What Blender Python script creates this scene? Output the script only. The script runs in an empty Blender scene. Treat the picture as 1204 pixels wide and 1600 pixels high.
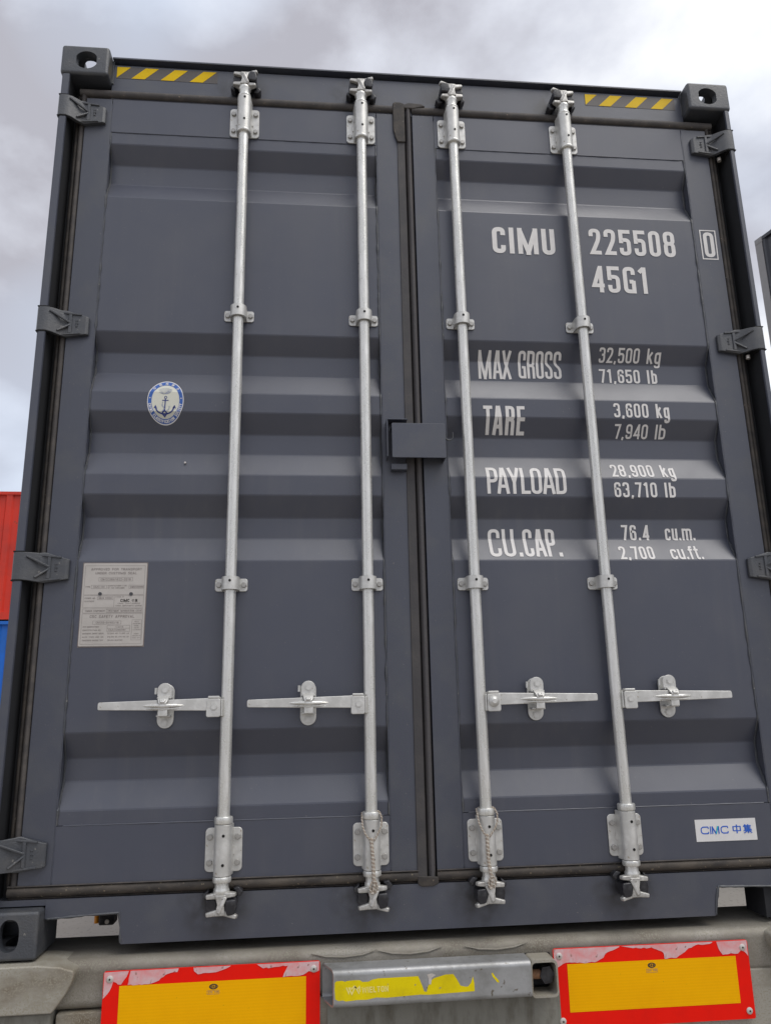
import bpy, bmesh, math, random
from mathutils import Vector, Matrix, noise

S = bpy.context.scene
COL = S.collection
random.seed(7)
ZB = 1.25                      # height of the container's underside above the ground (m)

# ------------------------------------------------------------------ camera
cd = bpy.data.cameras.new("camera"); cam = bpy.data.objects.new("camera", cd); COL.objects.link(cam)
S.camera = cam
R_ = Vector((0.995214, -0.09563951, -0.02005444))
U_ = Vector((-0.00438786, -0.24875412, 0.96855673))
F_ = Vector((0.09762092, 0.96383322, 0.24798324))
M = Matrix.Identity(4)
for i in range(3):
    M[i][0] = R_[i]; M[i][1] = U_[i]; M[i][2] = -F_[i]
M[0][3], M[1][3], M[2][3] = -0.35600757, -2.34444488, 0.60710686 + ZB
cam.matrix_world = M
cd.sensor_fit = 'VERTICAL'; cd.sensor_height = 32.0; cd.lens = 1225.563 * 32.0 / 1600.0
cd.clip_start = 0.05; cd.clip_end = 2000.0

# ------------------------------------------------------------------ sky, sun, exposure
SUN_EL, SUN_AZ = 60.0, 132.0     # azimuth clockwise from +Y (sun high, behind and right of the camera)
W_ = bpy.data.worlds.new("World"); S.world = W_; W_.use_nodes = True
nt = W_.node_tree; nt.nodes.clear()
def wn(t, **k):
    n = nt.nodes.new(t)
    for a, b in k.items(): setattr(n, a, b)
    return n
sky = wn('ShaderNodeTexSky', sky_type='NISHITA', sun_disc=False)
sky.sun_elevation = math.radians(SUN_EL); sky.sun_rotation = math.radians(SUN_AZ)
sky.air_density = 1.0; sky.dust_density = 2.0
tc = wn('ShaderNodeTexCoord')
mp = wn('ShaderNodeMapping'); mp.inputs['Scale'].default_value = (1.0, 1.0, 1.55); mp.inputs['Location'].default_value = (8.9, 9.4, 13.6)
n1 = wn('ShaderNodeTexNoise'); n1.inputs['Scale'].default_value = 2.3; n1.inputs['Detail'].default_value = 8.0; n1.inputs['Roughness'].default_value = 0.52; n1.inputs['Distortion'].default_value = 0.15
n2 = wn('ShaderNodeTexNoise'); n2.inputs['Scale'].default_value = 1.3; n2.inputs['Detail'].default_value = 3.0
r1 = wn('ShaderNodeValToRGB')
e = r1.color_ramp.elements
e[0].position = 0.40; e[0].color = (4.0, 4.0, 4.5, 1)
e[1].position = 0.61; e[1].color = (8.9, 9.1, 9.5, 1)
m_ = r1.color_ramp.elements.new(0.49); m_.color = (5.9, 6.1, 6.8, 1)
r2 = wn('ShaderNodeValToRGB'); r2.color_ramp.elements[0].position = 0.28; r2.color_ramp.elements[1].position = 0.48
mx = wn('ShaderNodeMixRGB'); mx.blend_type = 'MIX'
bg = wn('ShaderNodeBackground'); bg.inputs['Strength'].default_value = 0.1
out = wn('ShaderNodeOutputWorld')
L = nt.links.new
skm = wn('ShaderNodeMixRGB'); skm.blend_type = 'MIX'; skm.inputs[0].default_value = 0.80; skm.inputs[2].default_value = (6.3, 7.1, 8.5, 1)
L(tc.outputs['Generated'], mp.inputs['Vector'])
L(mp.outputs[0], n1.inputs['Vector']); L(mp.outputs[0], n2.inputs['Vector'])
L(n1.outputs['Fac'], r1.inputs[0]); L(n2.outputs['Fac'], r2.inputs[0])
L(sky.outputs[0], skm.inputs[1])
L(r2.outputs[0], mx.inputs[0]); L(skm.outputs[0], mx.inputs[1]); L(r1.outputs[0], mx.inputs[2])
L(mx.outputs[0], bg.inputs['Color']); L(bg.outputs[0], out.inputs[0])

sd = bpy.data.lights.new("sun", 'SUN'); sd.energy = 1.35; sd.angle = math.radians(38); sd.color = (1.0, 0.96, 0.9)
so = bpy.data.objects.new("sun", sd); COL.objects.link(so)
az, el = math.radians(SUN_AZ), math.radians(SUN_EL)
sdir = Vector((math.sin(az) * math.cos(el), math.cos(az) * math.cos(el), math.sin(el)))
so.rotation_euler = sdir.to_track_quat('Z', 'Y').to_euler(); so.location = (10, -10, 20)

S.view_settings.view_transform = 'Standard'; S.view_settings.look = 'None'
S.view_settings.exposure = 0.3; S.view_settings.gamma = 1.0; S.view_settings.use_curve_mapping = False

# ------------------------------------------------------------------ materials
def mat(name, base, rough=0.5, metal=0.0, var=0.0, var_col=None, scale=6.0, bump=0.0, bscale=60.0, detail=4.0,
        spec=0.5, rvar=0.0, stretch=None, speck=None, thresh=(0.45, 0.7), wave=0.0, streak=0.0, lines=0.0, smudge=None):
    """procedural principled material: base colour, a second colour mixed in by noise, fine relief"""
    m = bpy.data.materials.new(name); m.use_nodes = True
    t = m.node_tree; b = t.nodes['Principled BSDF']; lk = t.links.new
    b.inputs['Roughness'].default_value = rough; b.inputs['Metallic'].default_value = metal
    b.inputs['Specular IOR Level'].default_value = spec
    tcn = t.nodes.new('ShaderNodeTexCoord'); vec = tcn.outputs['Object']
    if stretch:
        mpn = t.nodes.new('ShaderNodeMapping'); mpn.inputs['Scale'].default_value = stretch
        lk(vec, mpn.inputs['Vector']); svec = mpn.outputs[0]
    else: svec = vec
    col = None
    if var_col is None: var_col = tuple(min(1, c * (1 + var)) for c in base[:3])
    nz = t.nodes.new('ShaderNodeTexNoise'); nz.inputs['Scale'].default_value = scale; nz.inputs['Detail'].default_value = detail
    nz.inputs['Roughness'].default_value = 0.62
    lk(svec, nz.inputs['Vector'])
    rp = t.nodes.new('ShaderNodeValToRGB'); rp.color_ramp.elements[0].position = thresh[0]; rp.color_ramp.elements[1].position = thresh[1]
    rp.color_ramp.elements[0].color = (*base[:3], 1); rp.color_ramp.elements[1].color = (*var_col[:3], 1)
    lk(nz.outputs['Fac'], rp.inputs[0]); col = rp.outputs[0]
    if speck:       # (colour, scale, threshold)
        n3 = t.nodes.new('ShaderNodeTexNoise'); n3.inputs['Scale'].default_value = speck[1]; n3.inputs['Detail'].default_value = 2.0
        r3 = t.nodes.new('ShaderNodeValToRGB'); r3.color_ramp.elements[0].position = speck[2]; r3.color_ramp.elements[1].position = min(1, speck[2] + 0.06)
        mm = t.nodes.new('ShaderNodeMixRGB'); mm.inputs[2].default_value = (*speck[0], 1)
        lk(vec, n3.inputs['Vector']); lk(n3.outputs['Fac'], r3.inputs[0]); lk(r3.outputs[0], mm.inputs[0]); lk(col, mm.inputs[1]); col = mm.outputs[0]
    if streak:      # faint vertical rain streaks and dust
        ms = t.nodes.new('ShaderNodeMapping'); ms.inputs['Scale'].default_value = (26, 26, 0.9); lk(vec, ms.inputs['Vector'])
        ns = t.nodes.new('ShaderNodeTexNoise'); ns.inputs['Scale'].default_value = 1.0; ns.inputs['Detail'].default_value = 6.0; lk(ms.outputs[0], ns.inputs['Vector'])
        nb = t.nodes.new('ShaderNodeTexNoise'); nb.inputs['Scale'].default_value = 1.6; nb.inputs['Detail'].default_value = 3.0; lk(vec, nb.inputs['Vector'])
        rs = t.nodes.new('ShaderNodeMapRange'); rs.inputs['From Min'].default_value = 0.50; rs.inputs['From Max'].default_value = 0.76; rs.inputs['To Max'].default_value = streak; lk(ns.outputs['Fac'], rs.inputs['Value'])
        rb = t.nodes.new('ShaderNodeMapRange'); rb.inputs['From Min'].default_value = 0.42; rb.inputs['From Max'].default_value = 0.66; lk(nb.outputs['Fac'], rb.inputs['Value'])
        mu = t.nodes.new('ShaderNodeMath'); mu.operation = 'MULTIPLY'; lk(rs.outputs[0], mu.inputs[0]); lk(rb.outputs[0], mu.inputs[1])
        ml = t.nodes.new('ShaderNodeMixRGB'); ml.inputs[2].default_value = (0.17, 0.165, 0.155, 1); lk(mu.outputs[0], ml.inputs[0]); lk(col, ml.inputs[1]); col = ml.outputs[0]
    if lines:       # the film's fine horizontal lattice
        wv = t.nodes.new('ShaderNodeTexWave'); wv.bands_direction = 'Z'; wv.inputs['Scale'].default_value = 42.0; lk(vec, wv.inputs['Vector'])
        rl = t.nodes.new('ShaderNodeMath'); rl.operation = 'MULTIPLY'; rl.inputs[1].default_value = lines; lk(wv.outputs['Fac'], rl.inputs[0])
        ml = t.nodes.new('ShaderNodeMixRGB'); ml.inputs[2].default_value = (base[0]*.6, base[1]*.55, 0, 1); lk(rl.outputs[0], ml.inputs[0]); lk(col, ml.inputs[1]); col = ml.outputs[0]
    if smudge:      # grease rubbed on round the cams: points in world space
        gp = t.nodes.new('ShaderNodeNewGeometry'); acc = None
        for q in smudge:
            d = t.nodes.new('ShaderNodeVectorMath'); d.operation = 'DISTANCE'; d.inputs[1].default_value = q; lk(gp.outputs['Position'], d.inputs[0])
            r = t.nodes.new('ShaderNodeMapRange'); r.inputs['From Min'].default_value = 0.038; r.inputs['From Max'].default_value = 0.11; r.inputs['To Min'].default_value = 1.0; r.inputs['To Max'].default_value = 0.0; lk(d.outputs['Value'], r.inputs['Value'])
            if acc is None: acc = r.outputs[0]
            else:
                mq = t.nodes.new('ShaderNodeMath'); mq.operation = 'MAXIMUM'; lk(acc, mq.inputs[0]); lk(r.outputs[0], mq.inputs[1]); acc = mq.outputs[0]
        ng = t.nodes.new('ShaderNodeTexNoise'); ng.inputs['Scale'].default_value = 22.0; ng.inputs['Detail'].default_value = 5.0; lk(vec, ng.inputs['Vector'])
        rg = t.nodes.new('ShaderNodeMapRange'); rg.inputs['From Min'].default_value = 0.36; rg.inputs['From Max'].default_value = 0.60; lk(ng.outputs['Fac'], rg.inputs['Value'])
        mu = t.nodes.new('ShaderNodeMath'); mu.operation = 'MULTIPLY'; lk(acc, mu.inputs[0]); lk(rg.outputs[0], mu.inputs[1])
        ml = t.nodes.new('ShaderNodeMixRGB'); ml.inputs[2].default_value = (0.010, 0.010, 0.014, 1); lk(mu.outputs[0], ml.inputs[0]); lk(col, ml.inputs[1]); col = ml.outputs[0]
    lk(col, b.inputs['Base Color'])
    if rvar:
        mr = t.nodes.new('ShaderNodeMapRange'); mr.inputs['To Min'].default_value = max(0, rough - rvar); mr.inputs['To Max'].default_value = min(1, rough + rvar)
        mr.inputs['From Min'].default_value = 0.3; mr.inputs['From Max'].default_value = 0.7
        lk(nz.outputs['Fac'], mr.inputs['Value']); lk(mr.outputs[0], b.inputs['Roughness'])
    last = None
    if wave:
        n5 = t.nodes.new('ShaderNodeTexNoise'); n5.inputs['Scale'].default_value = 2.6; n5.inputs['Detail'].default_value = 1.5
        lk(vec, n5.inputs['Vector'])
        b5 = t.nodes.new('ShaderNodeBump'); b5.inputs['Strength'].default_value = wave; b5.inputs['Distance'].default_value = 0.03
        lk(n5.outputs['Fac'], b5.inputs['Height']); last = b5.outputs[0]
    if bump:
        n4 = t.nodes.new('ShaderNodeTexNoise'); n4.inputs['Scale'].default_value = bscale; n4.inputs['Detail'].default_value = 3.0
        lk(vec, n4.inputs['Vector'])
        bp = t.nodes.new('ShaderNodeBump'); bp.inputs['Strength'].default_value = bump; bp.inputs['Distance'].default_value = 0.002
        lk(n4.outputs['Fac'], bp.inputs['Height'])
        if last: lk(last, bp.inputs['Normal'])
        last = bp.outputs[0]
    if last: lk(last, b.inputs['Normal'])
    return m

PAINT = mat('dark_grey_paint', (0.050, 0.056, 0.082), 0.42, var_col=(0.061, 0.066, 0.088), scale=3.0, bump=0.10, bscale=420, rvar=0.06, spec=0.85, streak=0.14,
            speck=((0.15, 0.15, 0.15), 190, 0.735), wave=0.14)
PAINTF = mat('dark_grey_frame_paint', (0.049, 0.055, 0.078), 0.44, var_col=(0.064, 0.069, 0.085), scale=9.0, bump=0.15, bscale=300, rvar=0.08, spec=0.8,
             speck=((0.15, 0.145, 0.14), 160, 0.73))
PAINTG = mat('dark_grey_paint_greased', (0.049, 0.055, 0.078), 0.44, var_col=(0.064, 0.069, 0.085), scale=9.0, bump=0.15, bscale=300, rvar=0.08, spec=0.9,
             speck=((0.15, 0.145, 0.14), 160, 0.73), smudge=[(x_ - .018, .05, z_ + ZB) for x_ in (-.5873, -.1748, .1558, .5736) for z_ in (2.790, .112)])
CASTP = mat('cast_steel_paint', (0.042, 0.047, 0.057), 0.50, var_col=(0.070, 0.071, 0.074), scale=14, bump=0.5, bscale=220, spec=0.9, speck=((0.22, 0.21, 0.19), 70, 0.71))
RUBBER = mat('door_seal_rubber', (0.026, 0.023, 0.022), 0.68, var_col=(0.075, 0.062, 0.050), scale=22, bump=0.35, bscale=160, stretch=(1, 1, 1), thresh=(0.36, 0.74), speck=((0.24, 0.20, 0.15), 95, 0.70))
RUBBER3 = mat('door_seal_rubber_dirty', (0.034, 0.029, 0.026), 0.7, var_col=(0.092, 0.076, 0.060), scale=26, bump=0.5, bscale=120, stretch=(.35, 1, 1), thresh=(0.38, 0.70), speck=((0.22, 0.18, 0.12), 110, 0.66))
RUBBER2 = mat('door_seal_rubber_worn', (0.062, 0.056, 0.054), 0.74, var_col=(0.100, 0.088, 0.078), scale=18, bump=0.3, bscale=160, speck=((0.26, 0.21, 0.15), 80, 0.72))
ZINC = mat('zinc_plated_steel', (0.68, 0.675, 0.64), 0.30, 0.55, var_col=(0.80, 0.795, 0.77), scale=9, bump=0.22, bscale=260, rvar=0.10, stretch=(6, 6, 1.2), speck=((0.40, 0.36, 0.28), 130, 0.72))
ZINC2 = mat('zinc_bracket_steel', (0.58, 0.575, 0.55), 0.42, 0.45, var_col=(0.74, 0.735, 0.71), scale=24, bump=0.14, bscale=200, rvar=0.08, speck=((0.42, 0.37, 0.30), 120, 0.70))
BOLT = mat('bolt_steel', (0.40, 0.39, 0.37), 0.45, 0.6, var=0.2, scale=120)
ZINC3 = mat('cam_forging_steel', (0.36, 0.35, 0.33), 0.42, 0.5, var_col=(0.66, 0.65, 0.62), scale=34, bump=0.35, bscale=160, thresh=(0.36, 0.62), speck=((0.10, 0.09, 0.08), 90, 0.66))
RUBBERD = mat('centre_seal_lip_rubber', (0.050, 0.047, 0.049), 0.6, var_col=(0.070, 0.064, 0.062), scale=14, bump=0.3, bscale=160)
RUBBERC = mat('centre_seal_rubber', (0.088, 0.083, 0.086), 0.62, var_col=(0.120, 0.110, 0.106), scale=14, bump=0.3, bscale=160, stretch=(1, 1, .25))
BLACK = mat('black_cast_keeper', (0.018, 0.018, 0.022), 0.30, var_col=(0.06, 0.06, 0.065), scale=40, bump=0.3, bscale=120)
DARK = mat('near_black_matte', (0.016, 0.017, 0.020), 0.7, var=0.3, scale=9)  # near-black tone for recessed and hidden parts
HOLE = mat('drilled_hole', (0.006, 0.006, 0.006), 0.9, var=0.1)
LETTER = mat('white_vinyl_lettering', (0.74, 0.72, 0.70), 0.5, var_col=(0.68, 0.66, 0.64), scale=40, bump=0.08, bscale=300)
GALV = mat('galvanised_beam', (0.30, 0.28, 0.245), 0.58, 0.2, var_col=(0.150, 0.128, 0.098), scale=5, thresh=(0.42, 0.72), bump=0.5, bscale=110, rvar=0.12, speck=((0.245, 0.23, 0.185), 260, 0.52), detail=12, stretch=(1, 1, 1.6), streak=0.25, spec=0.3)
GALV2 = mat('galvanised_plate_worn', (0.37, 0.35, 0.30), 0.55, 0.15, var_col=(0.185, 0.150, 0.105), scale=6, bump=0.4, bscale=70, speck=((0.31, 0.285, 0.225), 240, 0.54), detail=12, stretch=(1, 1, 2.2), spec=0.3)
GALV3 = mat('galvanised_bumper', (0.40, 0.405, 0.41), 0.42, 0.45, var_col=(0.26, 0.26, 0.25), scale=10, bump=0.2, bscale=120, rvar=0.1, speck=((0.16, 0.14, 0.11), 60, 0.68), detail=8)
GALV4 = mat('galvanised_lower_plate', (0.22, 0.215, 0.185), 0.7, 0.1, var_col=(0.13, 0.12, 0.095), scale=12, bump=0.5, bscale=90, detail=9, stretch=(3, 3, 1))
REDF = mat('red_fluorescent_film', (0.88, 0.010, 0.003), 0.40, var_col=(0.80, 0.010, 0.004), scale=12, spec=0.15)
YELF = mat('yellow_reflective_film', (0.95, 0.46, 0.0), 0.40, var_col=(0.90, 0.42, 0.0), scale=5, bump=0.3, bscale=500, spec=0.10, lines=0.10, speck=((0.52, 0.26, 0.01), 60, 0.74))
PINKF = mat('faded_film', (0.76, 0.24, 0.24), 0.5, var_col=(0.68, 0.46, 0.47), scale=26, bump=0.4, bscale=60, thresh=(0.32, 0.58), speck=((0.40, 0.20, 0.18), 60, 0.66), detail=8)
YSTK = mat('yellow_sticker', (0.80, 0.64, 0.003), 0.42, var_col=(0.66, 0.52, 0.006), scale=14, spec=0.15, bump=0.15, bscale=400, speck=((0.32, 0.28, 0.14), 60, 0.70))
YSTL = mat('pale_yellow_print', (0.88, 0.76, 0.24), 0.45, var=0.02)
HAZY = mat('hazard_yellow', (0.80, 0.53, 0.002), 0.40, var_col=(0.72, 0.46, 0.002), scale=10, spec=0.2)
HAZG = mat('hazard_dark_film', (0.095, 0.085, 0.080), 0.45, var=0.15, scale=14)
STEELW = mat('screw_steel', (0.62, 0.58, 0.54), 0.4, 0.5, var=0.15, scale=90)
PLATE = mat('aluminium_data_plate', (0.53, 0.495, 0.455), 0.36, 0.35, var_col=(0.47, 0.44, 0.40), scale=12, bump=0.05, bscale=300)
INK = mat('engraved_ink', (0.20, 0.17, 0.16), 0.6, var=0.2, scale=30)
INKD = mat('black_print', (0.03, 0.025, 0.02), 0.5, var=0.1)
WHITE = mat('white_sticker', (0.74, 0.73, 0.72), 0.4, var_col=(0.70, 0.69, 0.68), scale=20)
CREAM = mat('cream_print', (0.66, 0.66, 0.57), 0.42, var_col=(0.62, 0.62, 0.53), scale=20)
BLUE = mat('blue_print', (0.035, 0.12, 0.42), 0.42, var_col=(0.03, 0.09, 0.34), scale=20)
NAVY = mat('navy_print', (0.015, 0.035, 0.20), 0.45, var=0.1)
LOGOB = mat('logo_blue_print', (0.015, 0.11, 0.55), 0.42, var=0.1)
LOGOT = mat('logo_teal_print', (0.02, 0.48, 0.52), 0.42, var=0.1)
PALEB = mat('pale_blue_print', (0.36, 0.46, 0.62), 0.45, var=0.1)
GREYL = mat('grey_line_print', (0.34, 0.37, 0.46), 0.5, var=0.1)
ROPE = mat('dirty_white_twine', (0.64, 0.60, 0.53), 0.9, var_col=(0.46, 0.40, 0.33), scale=300, bump=0.6, bscale=900, thresh=(0.42, 0.6))
ROPE2 = mat('brown_fleck_twine', (0.30, 0.24, 0.19), 0.9, var_col=(0.46, 0.38, 0.31), scale=300, bump=0.6, bscale=900)
RED = mat('red_container_paint', (0.68, 0.035, 0.014), 0.5, var_col=(0.50, 0.035, 0.02), scale=1.5, bump=0.1, bscale=30, speck=((0.25, 0.06, 0.03), 9, 0.70))
BLUEC = mat('blue_container_paint', (0.008, 0.15, 0.62), 0.5, var_col=(0.012, 0.12, 0.42), scale=1.5, bump=0.1, bscale=30)
POSTC = mat('light_grey_post_paint', (0.24, 0.235, 0.235), 0.5, var=0.1)
GREYC = mat('grey_container_paint', (0.022, 0.025, 0.036), 0.45, var_col=(0.035, 0.037, 0.045), scale=1.2, bump=0.1, bscale=30)
AMBER = mat('amber_lens', (0.75, 0.28, 0.02), 0.2, var=0.1)
RUST = mat('rusty_bolt', (0.24, 0.12, 0.06), 0.8, var_col=(0.13, 0.07, 0.04), scale=80, bump=0.5, bscale=200)
TYRE = mat('tyre_rubber', (0.03, 0.03, 0.03), 0.8, var=0.3, scale=20, bump=0.3)
CHASSIS = mat('chassis_paint', (0.05, 0.052, 0.058), 0.55, var=0.3, scale=6)
CONC = mat('concrete_block', (0.34, 0.33, 0.30), 0.9, var_col=(0.26, 0.25, 0.22), scale=4, bump=0.6, bscale=40)
GROUND = mat('yard_concrete', (0.30, 0.275, 0.24), 0.9, var_col=(0.25, 0.23, 0.20), scale=0.7, bump=0.5, bscale=30, detail=10, speck=((0.22, 0.20, 0.175), 26, 0.60))

# ------------------------------------------------------------------ mesh builder
WL = {}
class MB:
    def __init__(s): s.v = []; s.f = []
    def add(s, vs, fs):
        o = len(s.v); s.v += [tuple(v) for v in vs]; s.f += [tuple(i + o for i in f) for f in fs]; return s
    def box(s, x0, x1, y0, y1, z0, z1):
        return s.add([(x0,y0,z0),(x1,y0,z0),(x1,y1,z0),(x0,y1,z0),(x0,y0,z1),(x1,y0,z1),(x1,y1,z1),(x0,y1,z1)],
                     [(0,3,2,1),(4,5,6,7),(0,1,5,4),(1,2,6,5),(2,3,7,6),(3,0,4,7)])
    def prism(s, poly, axis, a, b):
        """poly: 2-D outline in the two other axes (x,z for 'y'; y,z for 'x'; x,y for 'z')"""
        def P(p, t): return {'y': (p[0], t, p[1]), 'x': (t, p[0], p[1]), 'z': (p[0], p[1], t)}[axis]
        n = len(poly)
        return s.add([P(p, a) for p in poly] + [P(p, b) for p in poly],
                     [tuple(range(n))[::-1], tuple(range(n, 2 * n))] + [(i, (i + 1) % n, n + (i + 1) % n, n + i) for i in range(n)])
    def tube(s, pts, r, n=10, cap=True, flat=1.0):
        pts = [Vector(p) for p in pts]
        rs = r if isinstance(r, (list, tuple)) else [r] * len(pts)
        vs = []; up = None
        for i, p in enumerate(pts):
            d = (pts[min(i + 1, len(pts) - 1)] - pts[max(i - 1, 0)]).normalized()
            if up is None: up = Vector((0, 0, 1)) if abs(d.z) < .9 else Vector((0, 1, 0))
            a = d.cross(up)
            if a.length < 1e-4: a = d.cross(Vector((1, 0, 0)))
            a.normalize(); b = a.cross(d).normalized(); up = b
            for k in range(n):
                t = 2 * math.pi * k / n
                vs.append(p + a * (math.cos(t) * rs[i]) + b * (math.sin(t) * rs[i] * flat))
        fs = [(i*n+k, i*n+(k+1)%n, (i+1)*n+(k+1)%n, (i+1)*n+k) for i in range(len(pts)-1) for k in range(n)]
        if cap: fs += [tuple(range(n))[::-1], tuple(range((len(pts)-1)*n, len(pts)*n))]
        return s.add(vs, fs)
    def bar(s, p0, p1, w0, h0, w1=None, h1=None):
        """four-sided bar from p0 to p1 (w across in XZ/XY, h in Y)"""
        w1 = w0 if w1 is None else w1; h1 = h0 if h1 is None else h1
        p0 = Vector(p0); p1 = Vector(p1); d = (p1 - p0).normalized()
        y = Vector((0, 1, 0)); a = d.cross(y).normalized(); y = a.cross(d).normalized()
        vs = []
        for p, w, h in ((p0, w0, h0), (p1, w1, h1)):
            vs += [p - a*w/2 - y*h/2, p + a*w/2 - y*h/2, p + a*w/2 + y*h/2, p - a*w/2 + y*h/2]
        return s.add(vs, [(0,3,2,1),(4,5,6,7),(0,1,5,4),(1,2,6,5),(2,3,7,6),(3,0,4,7)])
    def bevel(s, w, seg=2, ang=30):
        """bevel every sharp edge of what has been added so far"""
        bm = bmesh.new(); vv = [bm.verts.new(v) for v in s.v]
        for f in s.f:
            try: bm.faces.new([vv[i] for i in f])
            except ValueError: pass
        bmesh.ops.recalc_face_normals(bm, faces=bm.faces)
        es = [e for e in bm.edges if len(e.link_faces) == 2 and e.calc_face_angle(0) > math.radians(ang)]
        bmesh.ops.bevel(bm, geom=es, offset=w, segments=seg, profile=.5, affect='EDGES', clamp_overlap=True)
        bm.verts.index_update()
        s.v = [tuple(v.co) for v in bm.verts]; s.f = [tuple(v.index for v in f.verts) for f in bm.faces]; bm.free()
        return s
    def mesh(s, name, origin, smooth=35, recalc=True):
        me = bpy.data.meshes.new(name)
        me.from_pydata([(v[0]-origin[0], v[1]-origin[1], v[2]-origin[2]) for v in s.v], [], s.f)
        if recalc:
            bm = bmesh.new(); bm.from_mesh(me); bmesh.ops.recalc_face_normals(bm, faces=bm.faces); bm.to_mesh(me); bm.free()
        me.update()
        if smooth:
            me.polygons.foreach_set('use_smooth', [True] * len(me.polygons)); me.set_sharp_from_angle(angle=math.radians(smooth))
        return me
    def build(s, name, m, parent=None, smooth=35, dz=ZB, recalc=True):
        xs, ys, zs = zip(*s.v)
        o = ((min(xs)+max(xs))/2, (min(ys)+max(ys))/2, (min(zs)+max(zs))/2)
        me = s.mesh(name, o, smooth, recalc); me.materials.append(m)
        ob = bpy.data.objects.new(name, me); COL.objects.link(ob)
        if smooth:
            wn_ = ob.modifiers.new('wn', 'WEIGHTED_NORMAL'); wn_.keep_sharp = True; wn_.weight = 80
        w = Vector((o[0], o[1], o[2] + dz)); WL[ob.name] = w
        if parent: ob.parent = parent; ob.location = w - WL[parent.name]
        else: ob.location = w
        return ob
def tag(o, label=None, cat=None, group=None, kind=None):
    for k, v in (('label', label), ('category', cat), ('group', group), ('kind', kind)):
        if v: o[k] = v
    return o
def thing(name, loc, label, cat, group=None):
    o = bpy.data.objects.new(name, None); o.empty_display_size = .3; COL.objects.link(o)
    o.location = loc; WL[o.name] = Vector(loc); return tag(o, label, cat, group)
def put(name, me, parent, pos, m=None, rot=None):
    """another object on a shared mesh (container coordinates)"""
    o = bpy.data.objects.new(name, me); COL.objects.link(o); w = Vector((pos[0], pos[1], pos[2] + ZB)); WL[o.name] = w
    o.parent = parent; o.location = w - WL[parent.name]
    if rot: o.rotation_euler = rot
    return o
def cut(ob, cutters):
    """subtract MB volumes (container coordinates) from ob"""
    tmp = []; ob.modifiers.clear()
    for c in cutters:
        me = c.mesh('cutter', (0, 0, 0), 0); t = bpy.data.objects.new('cutter', me); COL.objects.link(t)
        t.location = (0, 0, ZB); tmp.append(t)
        md = ob.modifiers.new('b', 'BOOLEAN'); md.operation = 'DIFFERENCE'; md.object = t; md.solver = 'EXACT'
    bpy.context.view_layer.update()
    dg = bpy.context.evaluated_depsgraph_get(); me = bpy.data.meshes.new_from_object(ob.evaluated_get(dg))
    ob.modifiers.clear(); wn_ = ob.modifiers.new('wn', 'WEIGHTED_NORMAL'); wn_.keep_sharp = True; wn_.weight = 80; old = ob.data; ob.data = me; me.name = old.name + '_cut'
    me.polygons.foreach_set('use_smooth', [True] * len(me.polygons)); me.set_sharp_from_angle(angle=math.radians(35))
    for t in tmp: bpy.data.objects.remove(t)
def ell(cx, cy, rx, ry, n=28, p=2.0):
    o = []
    for k in range(n):
        t = 2*math.pi*k/n; c, s_ = math.cos(t), math.sin(t)
        o.append((cx + rx*math.copysign(abs(c)**(2/p), c), cy + ry*math.copysign(abs(s_)**(2/p), s_)))
    return o
def rrect(x0, x1, y0, y1, r, n=5):
    o = []
    for cx, cy, a in ((x1-r, y0+r, -90), (x1-r, y1-r, 0), (x0+r, y1-r, 90), (x0+r, y0+r, 180)):
        for k in range(n+1):
            t = math.radians(a + 90*k/n); o.append((cx + r*math.cos(t), cy + r*math.sin(t)))
    return o

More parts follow.
